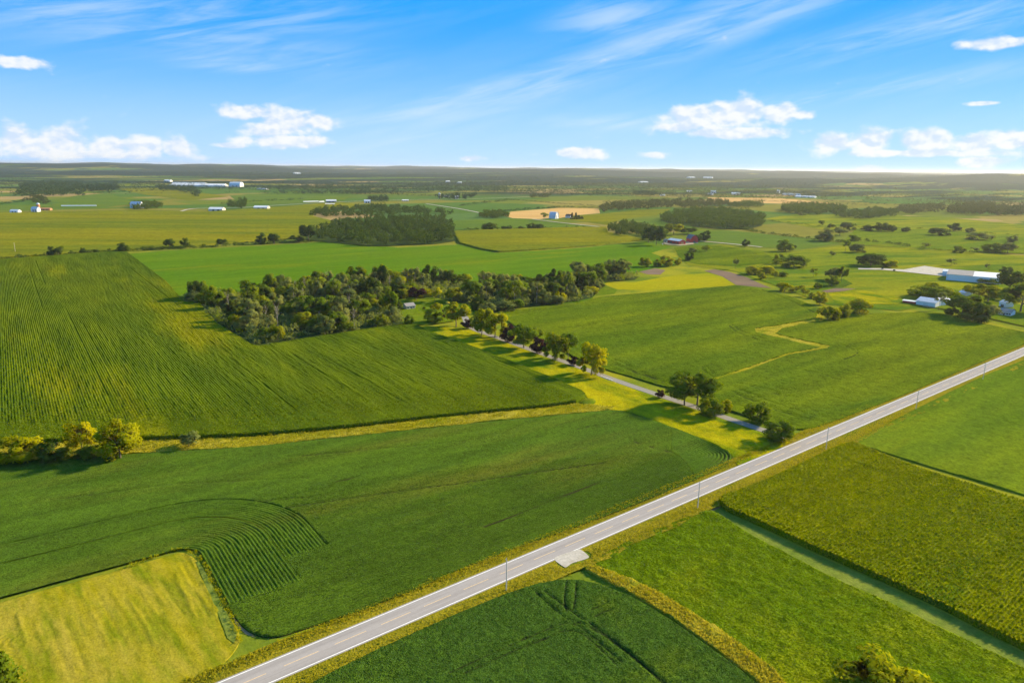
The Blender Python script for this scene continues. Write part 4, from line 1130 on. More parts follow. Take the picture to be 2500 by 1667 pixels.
RT = [
 (740, 725, 545, 425, 'bush', 'leaf', 'dark dome of a tree left of the white farm shed'),
 (930, 700, 490, 330, 'oak', 'leaf_yellow', 'yellow-topped tree behind the dark dome on the right farm'),
 (1150, 765, 610, 250, 'bush', 'leaf_lime', 'rounded bush behind the white farm shed'),
 (950, 915, 640, 130, 'tall', 'leaf_dull', 'thin grey-green tree in front of the white farm shed'),
 (1330, 1010, 685, 430, 'oak', 'leaf', 'large leafy tree right of the white farm shed'),
 (1520, 740, 525, 230, 'oak', 'leaf_yellow', 'left of the two yellow-topped trees before the storage building'),
 (1760, 790, 525, 330, 'oak', 'leaf_lime', 'right of the two yellow-topped trees before the storage building'),
 (1500, 1110, 830, 330, 'bush', 'leaf_dark', 'dark spreading tree at the front edge of the right farm'),
 (1650, 1140, 860, 160, 'round', 'leaf_dark', 'dark conical tree at the front edge of the right farm'),
 (1800, 1060, 850, 220, 'oak', 'leaf_dull', 'greyish tree beside the low farmhouse'),
 (1150, 1010, 900, 150, 'bush', 'leaf_dark', 'low dark shrub under the large farm tree'),
 (2200, 700, 310, 420, 'oak', 'leaf_dark', 'tall dark tree in front of the storage building at the right edge'),
 (2400, 640, 330, 300, 'oak', 'leaf', 'green tree at the right edge beside the storage building'),
 (2290, 960, 525, 480, 'oak', 'leaf', 'huge dark tree at the right edge beside the farmhouse'),
 (2060, 325, 228, 150, 'round', 'leaf_dark', 'small round dark tree behind the storage building'),
 (1640, 490, 415, 90, 'sapling', 'leaf_dull', 'first young tree against the pale storage wall'),
 (1770, 500, 415, 120, 'sapling', 'leaf', 'second young tree against the pale storage wall'),
 (1870, 520, 465, 100, 'sapling', 'leaf', 'third young tree against the pale storage wall'),
 (1150, 195, 95, 120, 'sapling', 'leaf_dull', 'lone ragged tree in the pasture behind the gravel yard'),
 (1740, 275, 175, 60, 'sapling', 'leaf_dull', 'thin lone tree in the pasture behind the storage roof'),
]
for x, y, tp, wq, kd, lf, lab in RT:
    a = d3(x, y); tree_px(a[0], a[1], d3(x, tp)[1] - 2, wq * 1.15 / 6.72, kd, lf, lab, 'trees of the right-hand farm')
c8 = lambda x, y: (1900 + x / 3.92, 560 + y / 3.92)
c3 = lambda x, y: (1200 + x / 3.36, 380 + y / 3.36)
c4 = lambda x, y: (1800 + x / 3.36, 380 + y / 3.36)
c1 = lambda x, y: (x / 3.36, 380 + y / 3.36)
c2 = lambda x, y: (650 + x / 3.36, 380 + y / 3.36)
PT = [
 (c8, 470, 865, 738, 178, 'bush', 'leaf_lime', 'left of three round bushes at the top of the ditch'),
 (c8, 610, 840, 718, 130, 'bush', 'leaf_lime', 'middle of three round bushes at the top of the ditch'),
 (c8, 775, 805, 668, 200, 'bush', 'leaf_yellow', 'right and largest of three round bushes at the top of the ditch'),
 (c8, 398, 722, 603, 112, 'bush', 'leaf_yellow', 'tall round bush above the three at the ditch'),
 (c8, 255, 642, 556, 70, 'sapling', 'leaf_lime', 'pale green bush on the curving field edge'),
 (c8, 60, 592, 512, 138, 'bush', 'leaf_yellow', 'yellow-topped bush beside the tilled patch'),
 (c8, 170, 602, 540, 60, 'sapling', 'leaf_lime', 'small pale bush right of the yellow-topped bush'),
 (c8, 222, 600, 532, 56, 'sapling', 'leaf_yellow', 'yellowish sapling on the curving field edge'),
 (c8, 330, 662, 606, 66, 'bush', 'leaf_lime', 'low bush left of the tall round bush'),
 (c8, 380, 572, 513, 66, 'bush', 'leaf', 'small dark bush in the dark green hollow'),
 (c8, 512, 545, 443, 110, 'bush', 'leaf', 'front bush of the hollow clump'),
 (c8, 602, 500, 358, 96, 'oak', 'leaf', 'right tree of the hollow clump'),
 (c8, 500, 485, 368, 120, 'oak', 'leaf_dull', 'left tree of the hollow clump'),
 (c8, 335, 458, 373, 60, 'sapling', 'leaf_lime', 'small tree left of the hollow clump'),
 (c8, 885, 350, 236, 245, 'bush', 'leaf_dark', 'wide dark flat-topped thicket in the pasture'),
 (c8, 1080, 365, 298, 100, 'bush', 'leaf_yellow', 'yellow bush right of the flat-topped thicket'),
 (c8, 750, 222, 138, 130, 'bush', 'leaf_dull', 'leaning grey-green tree in the pasture'),
 (c8, 640, 218, 103, 62, 'tall', 'leaf', 'tall vase-shaped tree in the pasture'),
 (c8, 520, 262, 208, 54, 'sapling', 'leaf_dull', 'small grey tree left of the vase-shaped one'),
 (c8, 150, 365, 252, 200, 'bush', 'leaf', 'broad dark bush in the middle pasture'),
 (c8, 245, 355, 275, 90, 'sapling', 'leaf', 'light bush on the right of the broad dark bush'),
 (c8, 10, 330, 236, 90, 'bush', 'leaf_lime', 'yellow-green bush left of the broad dark bush'),
 (c8, 50, 452, 408, 90, 'bush', 'leaf', 'low dark bush below the broad one'),
 (c8, 70, 212, 105, 140, 'bush', 'leaf', 'dense tree clump near the pale track'),
 (c8, 152, 206, 152, 34, 'sapling', 'leaf_dark', 'small dark tree at the end of the dense clump'),
 (c3, 2130, 975, 908, 110, 'bush', 'leaf_lime', 'left bush of the yellow clump past the tilled patch'),
 (c3, 2250, 975, 908, 110, 'bush', 'leaf_yellow', 'right bush of the yellow clump past the tilled patch'),
 (c3, 2210, 1015, 958, 62, 'bush', 'leaf_yellow', 'small front bush of the yellow clump'),
 (c3, 2330, 935, 848, 60, 'tall', 'leaf', 'upright tree behind the yellow clump'),
 (c3, 2322, 1005, 948, 56, 'sapling', 'leaf_lime', 'pale sapling right of the yellow clump'),
 (c3, 2000, 932, 846, 42, 'tall', 'leaf_dull', 'narrow tree left of the yellow clump'),
 (c3, 1255, 912, 838, 92, 'round', 'leaf_lime', 'round bush standing alone below the bright green field'),
 (c3, 1357, 912, 853, 62, 'bush', 'leaf_lime', 'second round bush below the bright green field'),
 (c3, 1435, 908, 828, 96, 'bush', 'leaf_lime', 'third and largest bush below the bright green field'),
 (c3, 1525, 898, 843, 50, 'bush', 'leaf_yellow', 'last small bush below the bright green field'),
 (c3, 1075, 932, 848, 60, 'tall', 'leaf_dark', 'dark vase-shaped tree at the edge of the bright field'),
 (c3, 1010, 940, 895, 70, 'bush', 'leaf_dark', 'low dark bush left of the vase-shaped tree'),
 (c3, 1620, 862, 793, 66, 'bush', 'leaf_dark', 'dark bush in the paddock below the barns'),
 (c3, 1650, 792, 758, 62, 'bush', 'leaf_dull', 'grey bush in the paddock below the barns'),
 (c3, 1760, 792, 733, 62, 'sapling', 'leaf', 'pale tree in the paddock below the gambrel barn'),
 (c3, 1750, 702, 618, 68, 'round', 'leaf_dark', 'dark round tree right of the gambrel barn'),
 (c3, 1695, 708, 650, 52, 'bush', 'leaf_dark', 'dark bush against the gambrel barn'),
 (c3, 2086, 748, 688, 60, 'round', 'leaf_dark', 'dark round tree on the pale track'),
 (c3, 1495, 650, 563, 130, 'oak', 'leaf_lime', 'green tree behind the low red shed'),
 (c3, 1612, 645, 593, 120, 'oak', 'leaf_dark', 'dark tree behind the gambrel barn'),
 (c3, 1350, 735, 585, 110, 'oak', 'leaf_dark', 'tall dark tree left of the low red shed'),
 (c3, 1285, 715, 575, 100, 'oak', 'leaf_dark', 'second tall dark tree left of the red shed'),
 (c3, 1395, 690, 595, 80, 'oak', 'leaf_dark', 'dark tree hugging the end of the red shed'),
 (c3, 430, 535, 470, 56, 'tall', 'leaf', 'tree left of the grey arched barn'),
 (c4, 905, 612, 548, 100, 'bush', 'leaf_dull', 'pale wide tree in the far right hedge'),
 (c4, 1075, 618, 572, 96, 'bush', 'leaf_dark', 'left of three dark hedge trees on the far right'),
 (c4, 1180, 623, 553, 110, 'round', 'leaf_dark', 'middle of three dark hedge trees on the far right'),
 (c4, 1265, 627, 570, 62, 'round', 'leaf_dark', 'right of three dark hedge trees on the far right'),
 (c4, 1380, 627, 588, 54, 'bush', 'leaf_dark', 'small dark bush right of the three hedge trees'),
 (c4, 1655, 656, 595, 130, 'bush', 'leaf_dark', 'wide dark bush in the far right pasture'),
 (c4, 1775, 622, 555, 84, 'round', 'leaf_dark', 'tall round dark tree in the far right pasture'),
 (c4, 1910, 632, 593, 62, 'bush', 'leaf_dull', 'small grey bush right of the tall round tree'),
 (c4, 1970, 692, 634, 150, 'bush', 'leaf_dull', 'wide grey-green bush on the far right'),
 (c4, 2085, 700, 655, 48, 'sapling', 'leaf_dull', 'slim tree beside the wide grey-green bush'),
 (c4, 2250, 712, 658, 70, 'bush', 'leaf_dull', 'bush by the right edge below the olive field'),
 (c4, 2100, 795, 718, 140, 'bush', 'leaf', 'left of the hedge trees above the storage building'),
 (c4, 2215, 802, 718, 110, 'oak', 'leaf_dull', 'right of the hedge trees above the storage building'),
 (c4, 1820, 798, 743, 84, 'bush', 'leaf', 'rounded hedge bush above the gravel yard'),
 (c4, 1940, 802, 753, 60, 'sapling', 'leaf_dull', 'pale hedge bush above the gravel yard'),
 (c4, 1540, 768, 716, 64, 'sapling', 'leaf_dull', 'small hedge tree left of the gap'),
 (c4, 690, 582, 533, 52, 'sapling', 'leaf_dark', 'leaning tree in the far meadow'),
 (c4, 770, 592, 560, 50, 'bush', 'leaf_dark', 'dark shrub right of the leaning tree'),
 (c4, 530, 503, 463, 54, 'sapling', 'leaf_dull', 'faint tree in front of the far dark wood'),
 (c4, 710, 702, 603, 130, 'round', 'leaf_dull', 'pale round tree at the bend of the hedge'),
 (c4, 840, 655, 588, 110, 'sapling', 'leaf_dull', 'loose pale tree right of the round one'),
 (c4, 960, 702, 653, 84, 'bush', 'leaf', 'dark hedge bush right of the bend'),
]
for fn, x, y, tp, wq, kd, lf, lab in PT:
    s_ = 3.92 if fn is c8 else 3.36
    a = fn(x, y); tree_px(a[0], a[1], fn(x, tp)[1], wq / s_, kd, lf, lab, 'scattered pasture trees and bushes')
ORD = ['first', 'second', 'third', 'fourth', 'fifth', 'sixth', 'seventh', 'eighth', 'ninth', 'tenth', 'eleventh', 'twelfth']
HT = [(430, 828, 745, 56), (482, 826, 748, 76), (685, 808, 758, 44), (795, 803, 770, 40), (1020, 793, 718, 84), (1390, 768, 685, 74), (1520, 757, 678, 62), (1820, 745, 685, 70), (2140, 728, 640, 74), (2255, 724, 643, 76)]
for i, (x, y, tp, wq) in enumerate(HT):
    a = c1(x, y); tree_px(a[0], a[1], c1(x, tp)[1], wq / 3.36, ('round', 'oak')[i % 2], 'leaf_dark', ORD[i] + ' tree from the left in the long hedgerow beyond the big corn field', 'trees of the long hedgerow')
for i, (x, y, tp, wq) in enumerate([(65, 722, 645, 80), (265, 712, 655, 110), (350, 700, 572, 130)]):
    a = c2(x, y); tree_px(a[0], a[1], c2(x, tp)[1], wq / 3.36, 'oak', 'leaf_dark', ORD[i] + ' dark tree at the left end of the dense wood beyond the bright green field', 'trees at the end of the dense wood')
for i, (x, y, tp, wq) in enumerate([(1830, 608, 553, 100), (1948, 608, 578, 40), (1995, 606, 574, 40), (2170, 604, 556, 60), (2230, 604, 562, 80), (2085, 604, 580, 44)]):
    a = c2(x, y); tree_px(a[0], a[1], c2(x, tp)[1], wq / 3.36, 'bush', 'leaf_dark', ORD[i] + ' bush in the hedge above the yellowing corn patch', 'bushes above the yellowing corn')
for i, (x, y, tp, wq) in enumerate([(1370, 655, 448, 95), (1480, 655, 436, 85), (1560, 648, 515, 100), (1650, 645, 555, 90)]):
    a = (1280 + x / 11.76, 480 + y / 11.76); tree_px(a[0], a[1], 480 + tp / 11.76, wq / 11.76, 'spruce', 'needle', ORD[i] + ' spruce from the left beside the white farmhouse', 'spruces by the white farmhouse')

# the central wood
wood_poly = P((446, 730), (489, 746), (530, 792), (595, 830), (626, 846), (655, 842), (834, 815), (910, 802), (985, 792), (975, 762), (955, 738), (1000, 727), (1060, 726), (1115, 738), (1150, 745), (1185, 768), (1230, 758), (1257, 754), (1410, 736), (1445, 728), (1462, 712), (1475, 690), (1550, 684), (1560, 676), (1500, 673), (1400, 680), (1290, 694), (1200, 700), (1100, 689), (1020, 682), (830, 690), (700, 703), (560, 720))
clear = [P((1030, 698), (1170, 700), (1180, 714), (1120, 722), (1040, 716)), P((1280, 706), (1350, 708), (1352, 724), (1285, 724)), P((1170, 742), (1215, 738), (1230, 752), (1190, 760)), P((640, 770), (690, 765), (700, 778), (650, 784))]
def scatter(poly, n, dmin, tries=60, avoid=()):
    lo, hi = poly.min(0), poly.max(0); out = []
    for _ in range(n * tries):
        p = np.array([rnd(lo[0], hi[0]), rnd(lo[1], hi[1])])
        if not pip(poly, p[0:1], p[1:2])[0]: continue
        if any(pip(a, p[0:1], p[1:2])[0] for a in avoid): continue
        if out and np.min(np.hypot(*(np.array(out) - p).T)) < dmin: continue
        out.append(p)
        if len(out) >= n: break
    return out
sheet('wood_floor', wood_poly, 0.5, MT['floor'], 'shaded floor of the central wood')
pts = scatter(wood_poly, 230, 5.8, avoid=clear)
_, _, edge = seg_near(wood_poly, np.array([p[0] for p in pts]), np.array([p[1] for p in pts]))
xl = G(840, 760)[0]
WL = {
 'dead': 'bare grey dead tree',
 'tall': 'thin high-crowned tree',
 'edge': 'leafy shrub-like edge tree',
 'dark': 'dark green full tree',
 'mid': 'mid green full tree',
 'dull': 'grey-green loose tree',
 'lime': 'yellow-green sunlit tree',
}
for p, ed in zip(pts, edge):
    u = random.random(); right = p[0] / max(1, p[1]) > 0.62
    if ed < 6 and u < 0.62:
        kd, lf, key, h, wd = 'bush', random.choice(['leaf_lime', 'leaf_dull', 'leaf', 'leaf_yellow' if right else 'leaf_lime']), 'edge', rnd(5, 9), rnd(7, 11)
    elif u < 0.16 and not right:
        kd, lf, key, h, wd = 'dead', 'leaf_dull', 'dead', rnd(10, 15), rnd(6, 8)
    elif u < 0.40:
        kd, lf, key, h, wd = 'tall', random.choice(['leaf_dull', 'leaf', 'leaf_dull']), 'tall', rnd(12, 17), rnd(7, 10)
    elif u < 0.50:
        kd, lf, key, h, wd = 'oak', 'leaf_dark', 'dark', rnd(10, 16), rnd(8, 12)
    elif u < 0.66:
        kd, lf, key, h, wd = 'oak', 'leaf', 'mid', rnd(9, 15), rnd(8, 12)
    elif u < 0.88:
        kd, lf, key, h, wd = 'round', 'leaf_dull', 'dull', rnd(8, 14), rnd(7, 10)
    else:
        kd, lf, key, h, wd = ('oak' if right else 'willow'), ('leaf_yellow' if right and u > 0.93 else 'leaf_lime'), 'lime', rnd(7, 12), rnd(7, 11)
    wd *= rnd(1.15, 1.55); h *= rnd(0.85, 1.35)
    dv_ = np.array([p[0], p[1], -H]); pxx = 1250 + FPX * float(dv_ @ cx_) / float(dv_ @ fw); pyy = 833.5 - FPX * float(dv_ @ cy_) / float(dv_ @ fw)
    reg = 'at the left tip of the central wood' if pxx < 600 else 'in the left half of the central wood' if pxx < 800 else 'of the central wood left of the farmhouse' if pxx < 990 else 'of the central wood behind the farmyard' if pxx < 1190 else 'in the right arm of the central wood'
    dp_ = 'front' if (pyy > 760 if pxx < 990 else pyy > 718) else 'back'
    lab = '%s, %s part' % (WL[key] + ' ' + reg, dp_)
    tree(p, h, wd, kd, lf, lab, lab, bark='pale_bark' if (kd in ('dead', 'tall')) else 'bark')

# joined leafy masses: undergrowth, hedges and far woods
def blob(kd, k, pos, h, wd, lite):
    c, _ = UNIT[kd, k]
    V, F = c
    n = len(F)
    sel = np.random.permutation(n)[:lite]
    W_ = V.reshape(-1, 4, 3)[sel]
    if lite < n:   # fewer, larger sprays
        ce = W_.mean(1, keepdims=True); W_ = ce + (W_ - ce) * math.sqrt(min(6.0, n / lite)) * 0.9
    a = rnd(0, 6.283); ca, sa = math.cos(a), math.sin(a)
    x, y = W_[..., 0] * wd, W_[..., 1] * wd
    return np.stack([pos[0] + x * ca - y * sa, pos[1] + x * sa + y * ca, pos[2] + W_[..., 2] * h], -1)

def mass(name, pts, hr, wr, kinds, leaf, label, cat, lite, z=None):
    Q = []
    for p in pts:
        kd = random.choice(kinds); k = random.randrange(NV[kd])
        zz = 0.0 if z is None else float(relief(np.array([p[0]]), np.array([p[1]]))[0])
        Q.append(blob(kd, k, (p[0], p[1], zz), rnd(*hr), rnd(*wr), lite))
    V = np.concatenate(Q).reshape(-1, 3)
    F = np.arange(len(V)).reshape(-1, 4)
    return obj(name, mesh(name, V, F, False, [MT[leaf]]), kind='stuff', label=label, category=cat)

def along(line, step, jit):
    return [p + np.array([rnd(-jit, jit), rnd(-jit, jit)]) for p in resample(line, step)]

mass('undergrowth', scatter(wood_poly, 750, 2.0, avoid=[clear[1]]), (2.5, 8.5), (5, 9), ['bush'], 'leaf_dull', 'dense grey-green undergrowth between the trees of the central wood', 'undergrowth', 100)
mass('undergrowth', scatter(wood_poly, 220, 3.0, avoid=[clear[1]]), (2.5, 8), (4, 8), ['bush'], 'leaf', 'fresh green saplings between the trees of the central wood', 'undergrowth', 100)
mass('hedgerow', along(P((-120, 645), (0, 636), (66, 630.5), (119, 625.5), (238, 618.5), (286, 615.5), (402, 609.5), (506, 605), (595, 597.5), (700, 593.5), (760, 592)), 5, 3), (2.5, 6), (5, 9), ['bush'], 'leaf_dark', 'long dark hedgerow beyond the big corn field', 'hedge', 150)
mass('hedgerow', along(P((1105, 563), (1180, 561), (1260, 559.5), (1350, 558), (1420, 556)), 6, 4), (2, 5), (5, 9), ['bush'], 'leaf_dark', 'low hedge above the yellowing corn patch', 'hedge', 120)
mass('hedgerow', along(P((1800, 557), (1850, 568), (1990, 586), (2050, 592), (2100, 589), (2160, 594), (2218, 602)), 7, 4), (2, 6), (6, 10), ['bush'], 'leaf_dark', 'dark hedge dropping across the far right fields', 'hedge', 120)
mass('hedgerow', along(P((2246, 606), (2300, 611), (2390, 617), (2490, 620), (2600, 624)), 8, 4), (1.5, 4), (6, 10), ['bush'], 'leaf', 'thin hedge above the gravel yard', 'hedge', 120)
mass('hedgerow', along(P((1865, 538), (1940, 545), (1985, 552), (2100, 556), (2220, 558), (2330, 563), (2420, 571), (2560, 580)), 10, 5), (1, 3.5), (5, 9), ['bush'], 'leaf_dark', 'faint hedge line between the far right pastures', 'hedge', 80)
mass('hedgerow', along(P((1256, 489), (1300, 492), (1370, 498), (1420, 501), (1460, 503)), 9, 4), (2, 4), (7, 11), ['bush'], 'far_tree', 'dark hedge line behind the stubble field', 'hedge', 80)
mass('hedgerow', along(P((1225, 517), (1290, 512), (1365, 507), (1465, 508)), 9, 4), (3, 6), (8, 12), ['bush'], 'far_tree', 'dark hedge along the top of the stubble field', 'hedge', 80)
mass('ditch_weeds', along(P((300, 1098), (500, 1082), (700, 1066), (900, 1050), (1100, 1028), (1300, 1006), (1400, 996)), 3.0, 2.0), (0.8, 1.8), (1.2, 2.6), ['bush'], 'leaf_lime', 'scattered green weeds in the tall ditch grass', 'weeds', 90)
mass('ditch_weeds', along(P((1440, 1390), (1560, 1440), (1660, 1490), (1770, 1565), (1900, 1665)), 1.6, 1.0), (0.8, 1.7), (0.9, 2.2), ['bush'], 'leaf_yellow', 'yellow weed clumps on the fence line at the lower right', 'weeds', 90)
mass('ditch_weeds', along(P((300, 1390), (421, 1346), (455, 1343), (486, 1362), (509, 1398), (543, 1468), (570, 1520), (585, 1570)), 1.2, 0.5), (0.6, 1.5), (0.8, 1.8), ['bush'], 'leaf_yellow', 'tall yellow weeds on the corner edge of the hay meadow', 'weeds', 90)
mass('ditch_weeds', along(P((1806, 1118), (1835, 1102), (1862, 1096), (1845, 1106), (1815, 1118)), 2.0, 2.0), (0.8, 1.6), (1.2, 3), ['bush'], 'leaf_lime', 'pale green weeds near the lane junction', 'weeds', 90)
mass('ditch_weeds', [on_road(x, HALF + rnd(3.6, 5.6)) for x in np.arange(-20, 320, 2.2)], (0.4, 1.1), (0.7, 1.9), ['bush'], 'leaf_yellow', 'dry weeds along the left verge of the road', 'weeds', 70)
mass('ditch_weeds', [on_road(x, -HALF - rnd(5.0, 8.8)) for x in np.arange(-20, 320, 2.0)], (0.4, 1.0), (0.7, 2.0), ['bush'], 'leaf_yellow', 'dry weeds along the right verge of the road', 'weeds', 70)

def in_poly(poly, n, holes=()):
    poly = np.asarray(poly); lo, hi = poly.min(0), poly.max(0); X_, Y_ = [], []
    tot = 0
    while tot < n:
        x = np.random.uniform(lo[0], hi[0], n * 2); y = np.random.uniform(lo[1], hi[1], n * 2)
        k = pip(poly, x, y)
        for h in holes: k &= ~pip(np.asarray(h), x, y)
        X_.append(x[k]); Y_.append(y[k]); tot += int(k.sum())
        if not k.any(): break
    return np.concatenate(X_)[:n], np.concatenate(Y_)[:n]

def sprays(name, x, y, z, size, tilt, mat, label, cat):
    n = len(x)
    a = np.random.uniform(0, 2 * np.pi, n); t = np.random.uniform(*tilt, n)
    nor = np.stack([np.cos(a) * np.cos(t), np.sin(a) * np.cos(t), np.sin(t)], 1)
    V, F = leaf_cards(np.stack([x, y, z], 1), nor, np.random.uniform(0.6, 1.3, n) * size)
    return obj(name, mesh(name, V, F, False, [MT[mat]]), kind='stuff', label=label, category=cat)

def uv(x, y, ang):
    return x * math.cos(ang) + y * math.sin(ang), -x * math.sin(ang) + y * math.cos(ang)
x, y = in_poly(cr_poly, 40000)
x, y = x[(x < 330)], y[(x < 330)]
u_, v_ = uv(x, y, RA + R(1)); v_ = np.round(v_ / 1.06) * 1.06 + np.random.normal(0, 0.16, len(x))
c_, s_ = math.cos(RA + R(1)), math.sin(RA + R(1)); x, y = u_ * c_ - v_ * s_, u_ * s_ + v_ * c_
k = pip(cr_poly, x, y); x, y = x[k], y[k]
sprays('corn_leaves', x, y, cornr_h(x, y, x, uv(x, y, RA + R(1))[1]) + np.random.uniform(-0.1, 0.45, len(x)), 0.42, (0.35, 1.35), 'corn_leaf_r', 'drooping leaf tips and tassels over the ripening corn block', 'corn leaves')
ed = resample(np.vstack([cr_poly, cr_poly[:1]]), 0.16); ed = ed[(ed[:, 0] < 330)]
x, y = np.repeat(ed[:, 0], 3) + np.random.normal(0, 0.12, len(ed) * 3), np.repeat(ed[:, 1], 3) + np.random.normal(0, 0.12, len(ed) * 3)
sprays('corn_leaves', x, y, np.random.uniform(0.3, 2.3, len(x)), 0.40, (0.0, 0.8), 'corn_leaf_r', 'leaves hanging along the cut edge of the ripening corn block', 'corn leaves')
front = np.array([p for p in resample(P((-60, 1090), (0, 1088), (170, 1081), (340, 1077), (600, 1069), (830, 1050), (1136, 1015), (1330, 997), (1407, 986)), 0.3)])
x, y = np.repeat(front[:, 0], 4) + np.random.normal(0, 0.2, len(front) * 4), np.repeat(front[:, 1], 4) + np.random.normal(0, 0.2, len(front) * 4)
sprays('corn_leaves', x, y, np.random.uniform(0.4, 2.5, len(x)), 0.45, (0.0, 0.8), 'corn_leaf_l', 'leaves along the front edge of the wide left corn field', 'corn leaves')
x, y = in_poly(P((-60, 1086), (-60, 960), (600, 930), (1300, 930), (1407, 980), (1136, 1013), (600, 1067)), 30000)
hy_ = np.interp(x, hl[:, 0], hl[:, 1]); k = np.random.rand(len(x)) < np.clip(1.0 - (y - hy_) / 45.0, 0, 1); x, y = x[k], y[k]
sprays('corn_leaves', x, y, 2.0 + np.random.uniform(0.0, 0.45, len(x)), 0.42, (0.35, 1.35), 'corn_leaf_l', 'leaf tips over the near part of the wide left corn field', 'corn leaves')
x, y = in_poly(sb, 28000)
z = lumps(0.80, 0.14, 0.9, 6, 0.05, 0.2)(x, y, x, y)
for (ln, wd_, dp_) in sbt:
    z = z - 0.42 * np.exp(-(seg_near(np.asarray(ln), x, y, closed=False)[2] / wd_) ** 2)
sprays('soybean_leaves', x, y, z + np.random.uniform(-0.02, 0.08, len(x)), 0.22, (0.4, 1.5), 'soy_leaf_top', 'leaf tops of the dark soybean corner at the bottom centre', 'soybean leaves')
x, y = in_poly(al, 24000)
sprays('alfalfa_leaves', x, y, lumps(0.42, 0.28, 0.45, 5, 0.2)(x, y, x, y) + np.random.uniform(-0.02, 0.10, len(x)), 0.26, (0.3, 1.4), 'alfalfa_top', 'tufted tops of the bright alfalfa strip', 'alfalfa leaves')
x, y = in_poly(P((420, 1345), (470, 1280), (800, 1180), (1500, 1110), (1780, 1110), (1772, 1139), (1504, 1251), (1178, 1366), (930, 1476), (700, 1549), (640, 1555), (600, 1538), (566, 1498), (509, 1398)), 48000, [hole1, hole2, ctr])
u_, v_ = uv(x, y, RA); v_ = (np.floor(v_ / SP) + 0.5) * SP + np.random.normal(0, 0.13, len(x))
x, y = u_ * math.cos(RA) - v_ * math.sin(RA), u_ * math.sin(RA) + v_ * math.cos(RA)
sprays('soybean_leaves', x, y, 0.76 + np.random.uniform(-0.05, 0.10, len(x)), 0.20, (0.5, 1.5), 'soy_leaf_top', 'leaf tops along the straight rows of the big soybean field', 'soybean leaves')
Q = []
for d0_, d1_, se in ((0.6, D1, S_IN), (D1, D2, S_OUT)):
    for k_ in range(int(round((d1_ - d0_) / SP)) + 1):
        for s__ in np.arange(-30, arcL + se - 0.3, 0.26):
            Q.append(bend(s__ + random.uniform(-0.1, 0.1), d0_ + k_ * SP + random.gauss(0, 0.12)))
Q = np.array(Q)
sprays('soybean_leaves', Q[:, 0], Q[:, 1], 0.74 + np.random.uniform(-0.05, 0.10, len(Q)), 0.20, (0.5, 1.5), 'soy_leaf_top', 'leaf tops along the curved soybean rows by the hay meadow', 'soybean leaves')
V1 = np.array([on_road(random.uniform(-30, 330), HALF + random.triangular(1.4, 5.6, 4.8)) for _ in range(16000)])
sprays('grass_blades', V1[:, 0], V1[:, 1], np.random.uniform(0.15, 0.7, len(V1)), 0.26, (0.2, 1.2), 'grass_blade', 'dry grass blades on the left verge of the road', 'grass')
V1 = np.array([on_road(random.uniform(-30, 330), -HALF - random.triangular(1.4, 9.0, 7.0)) for _ in range(20000)])
V1 = V1[~pip(smooth_line(gd0, 2, True), V1[:, 0], V1[:, 1])]
sprays('grass_blades', V1[:, 0], V1[:, 1], np.random.uniform(0.15, 0.7, len(V1)), 0.26, (0.2, 1.2), 'grass_blade', 'dry grass blades on the right verge of the road', 'grass')
for pg, n_, lab in ((dg, 22000, 'dry grass heads in the long ditch between corn and soybeans'), (np.asarray(P((1425, 1388), (1450, 1384), (1500, 1402), (1600, 1446), (1660, 1482), (1770, 1550), (1890, 1640), (1990, 1760), (1930, 1760), (1850, 1668), (1760, 1598), (1640, 1512), (1560, 1462), (1490, 1425), (1440, 1400))), 12000, 'dry grass heads on the weedy fence line at the lower right')):
    x, y = in_poly(pg, n_)
    sprays('grass_blades', x, y, 0.55 + np.random.uniform(-0.2, 0.6, len(x)), 0.32, (0.2, 1.2), 'grass_blade', lab, 'grass')

